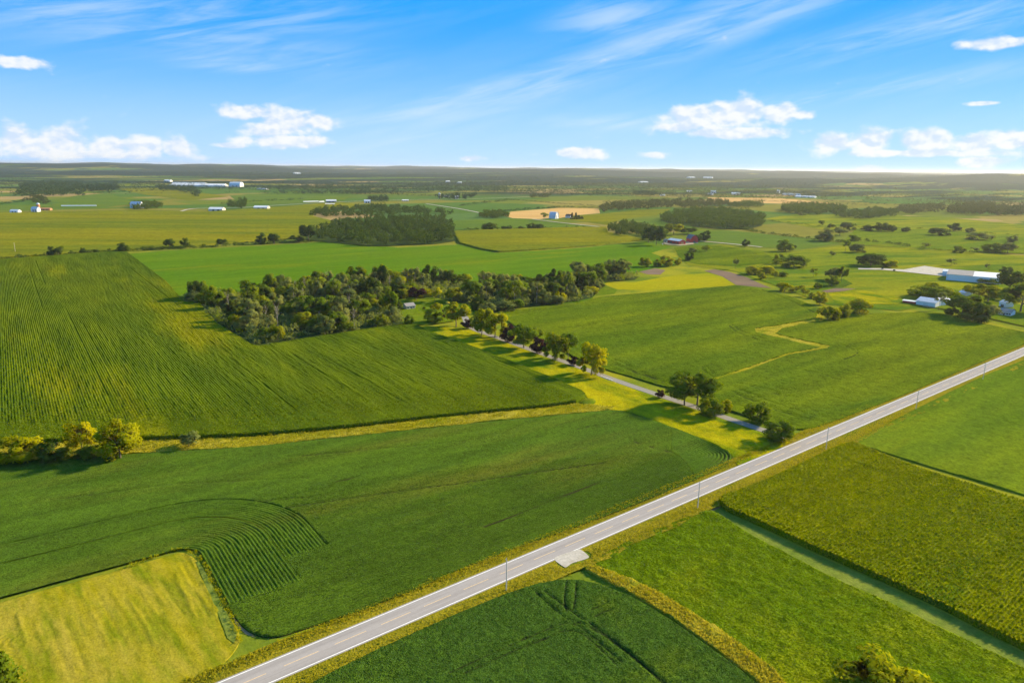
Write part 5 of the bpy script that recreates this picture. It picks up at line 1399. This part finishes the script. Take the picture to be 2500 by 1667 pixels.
WD = [  # woods as masses: polygon, n, kinds, leaf, label
 (((740, 586), (760, 568), (830, 548), (930, 540), (1010, 538), (1080, 536), (1105, 552), (1110, 590), (1060, 597), (985, 600), (900, 602), (820, 594)), 240, 9, 'leaf_dark', 'dense dark wood beyond the bright green field', (11, 18), 220),
 (((763, 528), (775, 514), (850, 510), (960, 506), (1060, 515), (1110, 526), (1060, 526), (960, 528), (850, 534)), 150, 11, 'leaf_dark', 'wood behind the dense dark wood, left of the stubble', (8, 15), 200),
 (((1170, 532), (1195, 520), (1230, 522), (1245, 531), (1215, 534)), 40, 10, 'leaf_dark', 'small dark copse at the left end of the stubble', (8, 13), 200),
 (((1483, 570), (1490, 556), (1540, 552), (1600, 566), (1620, 580), (1615, 592), (1575, 590), (1530, 580)), 75, 8, 'leaf_dark', 'dark grove sheltering the red barns on the left', (11, 16), 260),
 (((1610, 538), (1640, 527), (1700, 518), (1760, 518), (1830, 527), (1865, 537), (1860, 552), (1830, 560), (1760, 560), (1690, 553), (1640, 548)), 260, 11, 'leaf_dark', 'large dark wood on the rise behind the red barns', (13, 20), 150),
 (((1460, 520), (1465, 508), (1530, 500), (1650, 496), (1760, 496), (1790, 503), (1740, 508), (1600, 511), (1520, 516)), 170, 13, 'far_tree_w', 'grey-green belt of trees behind the olive field', (12, 19), 170),
 (((1775, 505), (1800, 497), (1860, 498), (1860, 506), (1800, 509)), 50, 12, 'leaf_dark', 'short dark tree belt on the far right', (10, 16), 170),
 (((1910, 519), (1915, 508), (1980, 506), (2050, 510), (2062, 520), (2000, 526), (1940, 524)), 150, 12, 'leaf_dark', 'rectangular dark wood on the far right', (14, 20), 200),
 (((2040, 532), (2060, 521), (2140, 515), (2190, 520), (2180, 530), (2110, 536)), 110, 11, 'leaf_dark', 'loose tree belt right of the rectangular wood', (9, 15), 180),
 (((2180, 520), (2200, 508), (2300, 503), (2300, 518), (2220, 525)), 80, 15, 'far_tree_w', 'pale tree belt before the far right woods', (9, 15), 140),
 (((2310, 524), (2325, 508), (2400, 504), (2460, 512), (2440, 528)), 130, 13, 'far_tree_w', 'wide brownish wood on the far right', (15, 21), 170),
 (((2455, 528), (2465, 512), (2560, 508), (2600, 528)), 90, 13, 'far_tree_w', 'brownish wood at the right edge', (15, 20), 170),
 (((40, 480), (55, 452), (120, 448), (200, 452), (205, 476), (195, 482), (120, 484)), 260, 16, 'far_tree', 'broad dark woodlot on the far left', (15, 22), 100),
 (((200, 468), (210, 456), (280, 455), (290, 464), (250, 470)), 90, 16, 'far_tree', 'dark wood right of the far left woodlot', (13, 19), 130),
 (((325, 512), (320, 502), (360, 498), (395, 502), (392, 510), (350, 512)), 60, 9, 'leaf_dark', 'grove around the silver-roofed barn', (10, 15), 180),
 (((380, 463), (385, 455), (470, 459), (488, 475), (478, 485), (465, 474), (430, 468)), 90, 13, 'far_tree', 'dark curved windbreak before the dairy sheds', (12, 17), 140),
 (((560, 512), (560, 498), (600, 496), (605, 511)), 22, 9, 'leaf_dark', 'tall dark grove between the two pale sheds', (15, 20), 180),
 (((60, 494), (80, 480), (110, 487), (122, 502), (100, 500)), 36, 10, 'far_tree_w', 'brownish trees near the orange silo', (9, 13), 140),
 (((900, 494), (905, 486), (945, 485), (945, 493)), 30, 11, 'far_tree', 'grove beside the mid-distance farm', (12, 17), 140),
 (((1060, 486), (1100, 480), (1160, 481), (1160, 487), (1100, 489)), 34, 11, 'far_tree', 'trees around the far central farm', (13, 20), 140),
 (((640, 467), (660, 458), (860, 452), (1060, 452), (1240, 458), (1240, 471), (1100, 468), (860, 466)), 420, 20, 'far_tree', 'long dark wood belt across the far centre', (13, 19), 60),
 (((1295, 484), (1300, 480), (1345, 480), (1340, 485)), 16, 14, 'far_tree_w', 'small grove on the far central rise', (12, 17), 120),
 (((1545, 477), (1550, 471), (1600, 473), (1600, 478)), 36, 15, 'far_tree', 'dark grove left of the far farms', (12, 18), 120),
]
for poly, n, dm, lf, lab, hr, lite in WD:
    pp = P(*poly)
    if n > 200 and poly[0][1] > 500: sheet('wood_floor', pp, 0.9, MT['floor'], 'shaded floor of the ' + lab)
    mass('wood', scatter(pp, n, dm), hr, (dm * 1.1, dm * 1.6), ['oak', 'round'], lf, lab, 'wood', lite)
for i, (ln, lab) in enumerate([
    (((225, 473), (330, 468), (425, 464)), 'thin far hedge left of the dairy'), (((545, 498), (640, 492), (735, 488)), 'far hedge behind the two pale sheds'),
    (((860, 474), (960, 476), (1060, 479)), 'far hedge left of the central farm'), (((1120, 503), (1200, 494), (1260, 488)), 'far hedge left of the stubble'),
    (((1250, 473), (1380, 475), (1530, 476)), 'long far hedge right of the central farm'), (((1480, 494), (1600, 489), (1720, 486)), 'far hedge before the right-hand farms'),
    (((1820, 490), (1960, 495), (2110, 502)), 'far hedge below the long white barn'), (((2010, 490), (2160, 500), (2330, 506)), 'far hedge toward the right edge'),
    (((-60, 506), (10, 499), (62, 492)), 'far hedge at the left edge')]):
    mass('hedgerow', along(P(*ln), 14, 6), (3, 9), (10, 18), ['bush', 'round'], 'far_tree', lab, 'hedge', 60)
# woods on the distant country
random.seed(5); np.random.seed(5)
def far_belts(n, rlo, rhi, lf, lab, warm, lite, dens):
    allp = []
    for _ in range(n):
        if warm: rel = rnd(R(6), R(48))
        else: rel = rnd(R(-48), R(12))
        a = AZ + rel
        r = rlo * (rhi / rlo) ** random.random()
        L = rnd(0.08, 0.26) * r; Wd = rnd(50, 150) * (r / 3500)
        t = np.array([math.cos(a), -math.sin(a)]); f = np.array([math.sin(a), math.cos(a)])
        for k in range(int(dens * rnd(0.6, 1.2))):
            u = np.random.normal() * 0.5; v = np.random.normal() * 0.5
            allp.append(f * (r + v * Wd) + t * (u * L + 0))
    return mass('wood', allp, (14, 22), (20, 34), ['oak', 'round'], lf, lab, 'wood', lite, z=True)
far_belts(34, 2900, 5200, 'far_tree', 'scattered wood belts in the blue-green distance', False, 15, 130)
far_belts(30, 2900, 5200, 'far_tree_w', 'scattered wood belts in the hazy distance on the right', True, 15, 120)
far_belts(60, 5200, 13000, 'far_tree', 'remote woods below the skyline on the left', False, 7, 140)
far_belts(50, 5200, 13000, 'far_tree_w', 'remote woods below the skyline on the right', True, 7, 125)

# ------------------------------------------------------------------ buildings
def box(x0, x1, y0, y1, z0, z1):
    V = np.array([[x, y, z] for z in (z0, z1) for y in (y0, y1) for x in (x0, x1)], float)
    F = np.array([[0, 2, 3, 1], [4, 5, 7, 6], [0, 1, 5, 4], [2, 6, 7, 3], [0, 4, 6, 2], [1, 3, 7, 5]])
    return V, F

def profile_roof(L, pts, th, over):
    """roof shell along x over a cross profile of (y, z) points"""
    pts = np.array(pts, float); n = len(pts)
    V = []
    for x in (-over, L + over):
        for y, z in pts: V.append((x, y, z))
        for y, z in pts: V.append((x, y, z - th))
    F = []
    m = 2 * n
    for i in range(n - 1):
        F.append([i, m + i, m + i + 1, i + 1])
        F.append([n + i, n + i + 1, m + n + i + 1, m + n + i])
        F.append([i, i + 1, n + i + 1, n + i]); F.append([m + i, m + n + i, m + n + i + 1, m + i + 1])
    F.append([0, n, m + n, m]); F.append([n - 1, m + n - 1, m + 2 * n - 1, 2 * n - 1])
    return np.array(V), np.array(F)

def ring_wall(L, pts):
    """walls under a cross profile: pts start and end at eaves"""
    pts = [(p[0], p[1]) for p in pts]
    full = [(pts[0][0], -0.2)] + pts + [(pts[-1][0], -0.2)]
    bm_v = [(0, y, z) for y, z in full] + [(L, y, z) for y, z in full]
    n = len(full)
    faces = [list(range(n))[::-1], list(range(n, 2 * n))]
    faces += [[0, 1, n + 1, n], [n - 2, n - 1, 2 * n - 1, 2 * n - 2]]
    return bm_v, faces

def pydata(name, v, f, mat, parent):
    me = bpy.data.meshes.new(name); me.from_pydata([tuple(q) for q in v], [], [list(q) for q in f]); me.materials.append(mat); me.update()
    return obj(name, me, parent)

def building(name, A, B, width, eave, ridge, wall, roof, label, cat='barn', style='gable', doors=(), wins=0, back=True, foundation=False, z=0.0, over=0.5, endmat=None, chimney=False):
    """long wall on the ground from photo point A to B; the building lies behind it"""
    a, b = np.array(G(*A)), np.array(G(*B))
    L = float(np.linalg.norm(b - a)); rz = math.atan2(b[1] - a[1], b[0] - a[0])
    e = empty(name, (a[0], a[1], z), rz, label=label, category=cat)
    w_ = width
    if style == 'gable': pr = [(0, eave), (w_ / 2, ridge), (w_, eave)]
    elif style == 'gambrel': pr = [(0, eave), (w_ * 0.17, eave + (ridge - eave) * 0.62), (w_ / 2, ridge), (w_ * 0.83, eave + (ridge - eave) * 0.62), (w_, eave)]
    elif style == 'arch': pr = [(w_ * (0.5 - 0.5 * math.cos(t)), eave + (ridge - eave) * (math.sin(t) ** 0.8)) for t in np.linspace(0, math.pi, 11)]
    elif style == 'tube': pr = [(w_ * (0.5 - 0.5 * math.cos(t)), ridge * math.sin(t)) for t in np.linspace(0, math.pi, 9)]
    elif style == 'shed': pr = [(0, eave), (w_, ridge)]
    v, f = ring_wall(L, pr)
    pydata('wall', v, f, MT[wall], e)
    ex = [(pr[0][0] - over * 0.6, pr[0][1] - 0.05)] + [(y, z_ + 0.12) for y, z_ in pr[1:-1]] + [(pr[-1][0] + over * 0.6, pr[-1][1] - 0.05)]
    if style in ('gable', 'gambrel', 'shed'):
        ex[0] = (pr[0][0] - over * 0.6, pr[0][1] - 0.02); 
    if style == 'shed': ex = [(-over, eave + 0.08), (w_ + over, ridge + 0.08)]
    ex = [(y, z_ + 0.16) for y, z_ in ex]
    V, F = profile_roof(L, ex, 0.14, 0.0 if style == 'tube' else over)
    rf = pydata('roof', V, F, MT[roof], e)
    if chimney:
        V, F = box(L * 0.4, L * 0.4 + 0.8, w_ / 2 - 0.4, w_ / 2 + 0.4, ridge - 0.3, ridge + 1.2); pydata('chimney', V, F, MT['orange_wall'], rf)
    if foundation:
        V, F = box(-0.06, L + 0.06, -0.06, w_ + 0.06, -0.2, 1.1); pydata('foundation', V, F, MT['stone'], e)
    if wins:
        for i in range(wins):
            x = L * (i + 0.5) / wins
            V, F = box(x - 0.7, x + 0.7, -0.05, 0.1, eave * 0.42, eave * 0.78); pydata('window', V, F, MT['glass'], e)
    for (side, pos, dw, dh, dm) in doors:
        if side == 'front': V, F = box(L * pos - dw / 2, L * pos + dw / 2, -0.06, 0.1, 0, dh)
        elif side == 'right': V, F = box(L - 0.1, L + 0.06, w_ * pos - dw / 2, w_ * pos + dw / 2, 0, dh)
        else: V, F = box(-0.06, 0.1, w_ * pos - dw / 2, w_ * pos + dw / 2, 0, dh)
        pydata('door', V, F, MT[dm], e)
    return e

# red barns
e = building('barn', (1629.4, 594), (1657.5, 598), 13, 5.2, 7.6, 'red_wall', 'white_roof', 'long low red shed with a white metal roof', doors=[('right', 0.5, 5.5, 4.2, 'orange_wall'), ('front', 0.3, 3, 3.2, 'door')], wins=4)
building('barn', (1675, 591), (1686.2, 593.8), 12, 6.0, 12.2, 'red_wall', 'grey_roof', 'red gambrel barn with a grey roof and pale foundation', style='gambrel', doors=[('right', 0.5, 3.4, 3.4, 'door')], foundation=True)
building('shed', (1619, 590.5), (1630, 592.5), 8, 3.0, 4.6, 'cream_wall', 'grey_roof', 'small grey-roofed shed behind the long red shed', 'shed', doors=[('front', 0.5, 2, 2.2, 'door')])
# grey arched barn and house
building('barn', (1340.4, 533.4), (1355.8, 534.4), 13, 3.0, 14.5, 'white_wall', 'silver_roof', 'grey arched-roof barn with a white end wall beside the stubble field', style='arch', doors=[('right', 0.5, 3.4, 4.0, 'white_door'), ('right', 0.25, 1.4, 7.5, 'glass')])
building('house', (1380, 531.6), (1392, 532.4), 9, 4.0, 8.0, 'white_wall', 'brown_roof', 'small white farmhouse with a brown roof by the spruces', 'house', wins=3, doors=[('front', 0.62, 1.2, 2.2, 'door')], chimney=True)
# storage building on the right
building('storage_building', (2309.2, 684.2), (2372, 689.6), 46, 6.6, 9.0, 'white_wall', 'flat_grey_roof', 'big white storage building with a low grey roof on the right', 'warehouse', doors=[('left', 0.3, 6, 4.6, 'white_door'), ('left', 0.6, 6, 4.6, 'white_door')], over=0.3)
building('storage_building', (2372.6, 689.7), (2441.7, 695.2), 46, 6.4, 8.3, 'white_wall', 'white_roof', 'white-roofed half of the big storage building on the right', 'warehouse', doors=[('right', 0.35, 5, 4.2, 'door')], over=0.25)
building('storage_annex', (2300, 671.5), (2317, 673), 18, 4.2, 5.6, 'white_wall', 'white_roof', 'low white annex at the gravel end of the storage building', 'shed', doors=[('left', 0.5, 4.5, 3.2, 'door')])
# right farm
building('barn', (2235.6, 745), (2282.5, 752), 17, 4.0, 6.4, 'white_wall', 'silver_roof', 'wide white farm shed with a pale metal roof among the right trees', 'shed', doors=[('front', 0.5, 3.5, 3.0, 'white_door')], wins=0)
building('shed', (2299, 748), (2323, 744.5), 12, 3.8, 6.0, 'white_wall', 'silver_roof', 'pale shed at the right of the white farm shed', 'shed', doors=[('front', 0.5, 3, 2.8, 'door')])
building('shed', (2203, 740), (2235, 744), 4.0, 2.3, 2.6, 'red_wall', 'white_roof', 'low red lean-to with a white roof beside the white farm shed', 'shed', style='shed')
building('shed', (2339, 722), (2353, 725), 9, 3.5, 5.5, 'white_wall', 'silver_roof', 'small white shed peeping between the farm trees', 'shed', doors=[('front', 0.4, 2, 2.3, 'door')])
building('house', (2436, 769), (2467, 773.5), 10, 3.2, 5.4, 'white_wall', 'flat_grey_roof', 'low white ranch house at the right edge', 'house', wins=5, doors=[('front', 0.45, 1.2, 2.2, 'door')])
building('garage', (2438, 749), (2454, 752.5), 8, 4.2, 6.0, 'white_wall', 'white_roof', 'white garage behind the low ranch house', 'garage', doors=[('front', 0.5, 3, 2.6, 'door')])
# farmhouse in the wood
building('house', (993, 757), (1014, 754.5), 8, 2.8, 4.6, 'cream_wall', 'flat_grey_roof', 'small farmhouse with a pale roof in the wood clearing', 'house', wins=3, doors=[('front', 0.6, 1.1, 2.1, 'door')])
# far farms: A, B, width, eave, ridge, wall, roof, style, label
FF = [
 ((509, 515.6), (543, 516), 20, 5.0, 9.0, 'cream_wall', 'white_roof', 'gable', 'left of two pale gabled sheds in the far corn'),
 ((619, 511.4), (653, 511.8), 20, 5.0, 9.0, 'cream_wall', 'white_roof', 'gable', 'right of two pale gabled sheds in the far corn'),
 ((318, 508), (343, 508.4), 14, 10, 16, 'white_wall', 'silver_roof', 'gable', 'silver-roofed barn rising over the left grove'),
 ((149, 504), (235, 503.6), 4.0, 0.4, 2.6, 'plastic', 'plastic', 'tube', 'long white silage bag lying on the far left field'),
 ((24, 519.4), (44, 519.8), 10, 4, 7, 'white_wall', 'white_roof', 'gable', 'leftmost small white house on the far field edge'),
 ((76, 517), (91, 517.4), 10, 7, 11, 'white_wall', 'silver_roof', 'gable', 'white two-storey house beside the orange silo'),
 ((98, 513.6), (122, 513.8), 10, 3.5, 5.5, 'orange_wall', 'orange_wall', 'gable', 'low orange brick barn right of the silo'),
 ((414, 455.2), (545, 456.8), 60, 6, 14, 'white_wall', 'white_roof', 'gable', 'very long white dairy barn in the far distance'),
 ((420, 451.6), (500, 452.4), 40, 6, 12, 'white_wall', 'silver_roof', 'gable', 'second long dairy barn behind the first'),
 ((400, 445.8), (415, 446), 30, 8, 14, 'white_wall', 'white_roof', 'gable', 'small white barn left behind the dairy'),
 ((560, 456.8), (586, 457.2), 40, 9, 24, 'white_wall', 'white_roof', 'arch', 'white arched barn right of the dairy'),
 ((627, 463), (650, 463.6), 18, 4, 7, 'white_wall', 'white_roof', 'gable', 'small white building in the far left trees'),
 ((741, 493.6), (778, 492.8), 4.0, 0.4, 2.6, 'plastic', 'plastic', 'tube', 'white silage bag at the mid-distance farm'),
 ((780, 493.4), (792, 493), 4.0, 0.4, 2.4, 'plastic', 'plastic', 'tube', 'shorter white silage bag at the mid-distance farm'),
 ((796, 495), (821, 495), 16, 5, 9, 'grey_wall', 'white_roof', 'gable', 'white-roofed barn at the mid-distance farm'),
 ((794, 500.4), (817, 500.4), 10, 2.5, 4, 'cream_wall', 'white_roof', 'gable', 'low shed in front of the mid-distance farm'),
 ((889, 496), (904.5, 496), 14, 6, 10, 'white_wall', 'silver_roof', 'gable', 'blue-white house at the mid-distance farm'),
 ((983, 492), (998, 491.8), 9, 3.5, 5.5, 'cream_wall', 'white_roof', 'gable', 'lone small pale building along the far road'),
 ((1084, 482.4), (1097, 482.4), 14, 5, 9, 'white_wall', 'white_roof', 'gable', 'white-roofed barn of the far central farm'),
 ((1111, 485.8), (1119, 485.8), 10, 7, 11, 'white_wall', 'white_roof', 'gable', 'tall white house of the far central farm'),
 ((1090, 447.6), (1099, 447.6), 20, 6, 11, 'white_wall', 'white_roof', 'gable', 'left of two tiny white barns below the skyline'),
 ((1118, 449.6), (1128, 449.6), 20, 6, 11, 'white_wall', 'white_roof', 'gable', 'right of two tiny white barns below the skyline'),
 ((1735.5, 472), (1748, 472.2), 20, 7, 13, 'white_wall', 'white_roof', 'gable', 'white barn among the far right farms'),
 ((1725, 476.5), (1739, 477), 16, 4, 7, 'white_wall', 'white_roof', 'gable', 'low white shed of the far right farms'),
 ((1786, 476), (1807, 476.4), 24, 6, 11, 'cream_wall', 'white_roof', 'gable', 'pale barn with a white roof on the far right'),
 ((1614, 478.4), (1624, 478.4), 14, 4, 7, 'white_wall', 'white_roof', 'gable', 'small white shed on the far central rise'),
 ((1677, 469.6), (1690, 469.8), 18, 5, 9, 'white_wall', 'white_roof', 'gable', 'white shed left among the far right farms'),
 ((1910, 476), (1943, 477.8), 30, 5, 9, 'white_wall', 'white_roof', 'gable', 'white barn at the far right livestock farm'),
 ((1940, 481.6), (1989, 483.2), 30, 4, 7, 'white_wall', 'white_roof', 'gable', 'long white barn at the far right livestock farm'),
 ((1896, 471.6), (1902, 471.8), 12, 10, 15, 'white_wall', 'white_roof', 'gable', 'tall narrow white barn of the far right farm'),
 ((720, 433), (735, 433), 40, 9, 15, 'white_wall', 'white_roof', 'gable', 'remote white barn in the woods left of centre'),
 ((1565, 449), (1583, 449), 40, 7, 12, 'cream_wall', 'white_roof', 'gable', 'remote pale sheds on the right-hand hills'),
 ((1684, 441.4), (1697, 441.4), 50, 8, 14, 'white_wall', 'white_roof', 'gable', 'left of two remote white barns on the right-hand hills'),
 ((1716, 441), (1738, 441.4), 50, 8, 14, 'white_wall', 'white_roof', 'gable', 'right of two remote white barns on the right-hand hills'),
]
for A_, B_, wd, ev, rg, wl, rf, st, lab in FF:
    a_ = G(*A_); zr = float(relief(np.array([a_[0]]), np.array([a_[1]]))[0])
    tube_ = st == 'tube'
    building('silage_bag' if tube_ else 'farm_building', A_, B_, wd, ev, rg, wl, rf, lab, 'silage bag' if tube_ else 'barn', style=st, z=zr, over=0.5,
             doors=[] if tube_ else [('front', 0.35, min(5, wd * .3), ev * 0.75, 'door'), ('front', 0.7, min(5, wd * .3), ev * 0.75, 'door')])

# orange silo
def lathe(prof, n=16):
    V = []; F = []
    for r, z in prof:
        for k in range(n): V.append((r * math.cos(2 * math.pi * k / n), r * math.sin(2 * math.pi * k / n), z))
    for i in range(len(prof) - 1):
        for k in range(n): F.append([i * n + k, i * n + (k + 1) % n, (i + 1) * n + (k + 1) % n, (i + 1) * n + k])
    return np.array(V), np.array(F)
e = empty('silo', (*G(95, 514.8), 0), label='slim orange silo beside the low orange barn', category='silo')
V, F = lathe([(3.6, -0.2), (3.6, 15.0)]); pydata('wall', V, F, MT['orange_wall'], e)
V, F = lathe([(3.75, 15.0), (3.2, 16.6), (1.8, 17.9), (0.05, 18.5)]); pydata('dome', V, F, MT['silver_roof'], e)
e = empty('silo', (*G(1073, 484), 0), label='brownish silo standing among the far central farm trees', category='silo')
V, F = lathe([(4.5, -0.2), (4.5, 15.0)]); pydata('wall', V, F, MT['cream_wall'], e)
V, F = lathe([(4.6, 15.0), (4.0, 17), (2.3, 18.6), (0.05, 19.3)]); pydata('dome', V, F, MT['silver_roof'], e)

# fuel tank by the red shed
e = empty('fuel_tank', (*G(1617.5, 599), 0.8), label='white capsule-shaped fuel tank left of the red shed', category='tank', rz=0.8)
prof = [(0.02, -1.9), (0.5, -1.75), (0.75, -1.4), (0.75, 1.4), (0.5, 1.75), (0.02, 1.9)]
V, F = lathe(prof, 12); V = V[:, [2, 1, 0]]; V[:, 2] += 1.25
pydata('tank', V, F, MT['plastic'], e)
for x in (-1.0, 1.0):
    V, F = box(x - 0.12, x + 0.12, -0.5, 0.5, 0, 0.75); pydata('saddle', V, F, MT['concrete'], e)

# cars on the gravel drive
def car(loc, rz, paint, label):
    e = empty('parked_car', (loc[0], loc[1], 0.76), rz, label=label, category='car')
    prof_ = [(-2.2, 0.35), (-2.25, 0.8), (-2.05, 0.95), (-1.55, 1.0), (-1.1, 1.45), (0.5, 1.45), (1.1, 0.98), (2.0, 0.85), (2.2, 0.6), (2.2, 0.35)]
    n = len(prof_); v = []
    for y, s in ((-0.88, 1), (0.88, 1)):
        for x, z in prof_: v.append((x, y * (0.82 if z > 1.2 else 1.0), z))
    f = [list(range(n))[::-1], list(range(n, 2 * n))] + [[i, (i + 1) % n, n + (i + 1) % n, n + i] for i in range(n)]
    pydata('body', v, f, paint, e)
    V, F = box(-0.95, 0.45, -0.89, 0.89, 1.04, 1.34); pydata('side_window', V, F, MT['glass'], e)
    V, F = box(0.62, 0.80, -0.7, 0.7, 1.05, 1.36); pydata('windscreen', V, F, MT['glass'], e)
    for x in (-1.35, 1.35):
        for y in (-0.86, 0.86):
            V, F = lathe([(0.02, -0.11), (0.33, -0.11), (0.33, 0.11), (0.02, 0.11)], 12); V = V[:, [0, 2, 1]] + np.array([x, y, 0.33])
            pydata('wheel', V, F, MT['rubber'], e)
    return e
car(G(2183, 662.6), 0.2, MT['car_dark'], 'dark car parked on the gravel drive nearer the storage building')
car(G(2154, 658.2), 0.5, MT['car_dark'], 'dark car farther left on the gravel drive')

# yellow canopy in the farmyard
e = empty('garden_canopy', (*G(1093, 745), 0.0), label='small bright yellow garden canopy in the farmyard', category='canopy')
V, F = lathe([(1.9, 2.1), (1.85, 2.25), (1.1, 2.9), (0.05, 3.4)], 8); pydata('canopy', V, F, MT['canvas'], e)
for a in range(4):
    V, F = tube((1.5 * math.cos(a * 1.571 + .78), 1.5 * math.sin(a * 1.571 + .78), 0), (1.5 * math.cos(a * 1.571 + .78), 1.5 * math.sin(a * 1.571 + .78), 2.3), 0.05, 0.05, 6)
    pydata('leg', V, F, MT['metal'], e)

# utility poles along the road
UP = [(1236, 1441, 'utility pole in front of the bottom soybean corner'), (1703, 1242, 'utility pole at the rounded corner of the corn block'), (2016, 1097.5, 'utility pole right of the lane junction')]
u0 = np.array(G(1236, 1441)); u2 = np.array(G(2016, 1097.5)); st = (u2 - u0) / 2
UPW = [(np.array(G(x, y)), lab) for x, y, lab in UP]
UPW += [(u2 + st * 1, 'utility pole second beyond the lane junction'), (u2 + st * 2, 'utility pole third beyond the lane junction'), (u2 + st * 3.0, 'utility pole far up the road near the right edge')]
hp = height_at(u0, 1236, 1363)
for p, lab in UPW:
    e = empty('utility_pole', (p[0], p[1], 0), label=lab, category='pole', group='utility poles along the road')
    V, F = join([tube((0, 0, -0.3), (0.05, 0, hp * 0.5), 0.17, 0.145, 8), tube((0.05, 0, hp * 0.5), (0.02, 0.03, hp), 0.145, 0.11, 8)])
    pydata('pole', V, F, MT['pole'], e)
    V, F = lathe([(0.05, hp), (0.10, hp + 0.06), (0.06, hp + 0.18), (0.09, hp + 0.24), (0.02, hp + 0.34)], 8)
    pydata('insulator', V, F, MT['metal'], e)
    V, F = tube((0.02, -0.6, hp - 0.5), (0.02, 0.6, hp - 0.42), 0.05, 0.05, 6); pydata('crossarm', V, F, MT['pole'], e)
pl = G(*c1(128, 800))
e = empty('utility_pole', (pl[0], pl[1], 0), label='lone thin pole standing in the hedgerow at the far left', category='pole')
V, F = tube((0, 0, -0.2), (0, 0, 13), 0.2, 0.13, 8); pydata('pole', V, F, MT['pole'], e)
V, F = tube((-0.9, 0, 12.4), (0.9, 0, 12.4), 0.07, 0.07, 6); pydata('crossarm', V, F, MT['pole'], e)

# culvert headwall and small posts by the lane
a, b = np.array(G(1467, 920)), np.array(G(1496, 930.5))
e = empty('culvert_wall', (a[0], a[1], 0), math.atan2(*(b - a)[::-1]), label='low white concrete culvert edge along the lane', category='kerb')
L = float(np.linalg.norm(b - a)); V, F = box(0, L, -0.25, 0.15, -0.1, 0.45); pydata('wall', V, F, MT['concrete'], e)
V, F = box(-0.05, L + 0.05, -0.32, 0.22, 0.45, 0.55); pydata('cap', V, F, MT['concrete'], e)
e = empty('road_sign', (*G(1910, 1081), 0), math.atan2(-1, 0), label='small sign on a post near the lane junction', category='sign')
V, F = tube((0, 0, -0.2), (0, 0, 2.3), 0.04, 0.04, 6); pydata('post', V, F, MT['metal'], e)
oc = [(0.38 * math.cos(math.pi / 8 + k * math.pi / 4), 0.38 * math.sin(math.pi / 8 + k * math.pi / 4)) for k in range(8)]
v = [(0.05, y, 2.45 + z) for y, z in oc] + [(0.08, y, 2.45 + z) for y, z in oc]
f = [list(range(8))[::-1], list(range(8, 16))] + [[i, (i + 1) % 8, 8 + (i + 1) % 8, 8 + i] for i in range(8)]
pydata('plate', v, f, MT['metal'], e)
# a heap of cut grass where corn, ditch and meadow meet
V = []; nn = 14; cx, cy = G(1435, 982)
prof = [(5.2, 0.0), (4.4, 0.5), (3.2, 0.95), (1.8, 1.25), (0.2, 1.35)]
V, F = lathe(prof, nn); V[:, 0] *= 1.25; V[:, 1] *= 0.75
V[:, 2] += 0.12 * (np.random.rand(len(V)) - 0.5)
o = pydata('grass_heap', V, F, MT['pasture'], None); o.location = (cx, cy, 0); o.rotation_euler = (0, 0, R(30)); o['label'] = 'pale mound of cut grass at the tip of the corn field'; o['category'] = 'mound'

# ------------------------------------------------------------------ haze
m, t, o_ = new_mat('air')
pv = t.new('ShaderNodeVolumePrincipled')
pv.inputs['Color'].default_value = (0.93, 0.94, 0.93, 1)
pv.inputs['Density'].default_value = HAZE_DENSITY
pv.inputs['Anisotropy'].default_value = 0.35
t.l.new(pv.outputs[0], o_.inputs['Volume'])
V, F = box(-45000, 45000, -45000, 45000, min(-1.2, float(gz.min()) - 1.0), max(H + 12.0, float(gz.max()) + 26.0))
hz = pydata('haze', V, F, m, None); hz['kind'] = 'stuff'; hz['label'] = 'thin summer haze over the distant country'
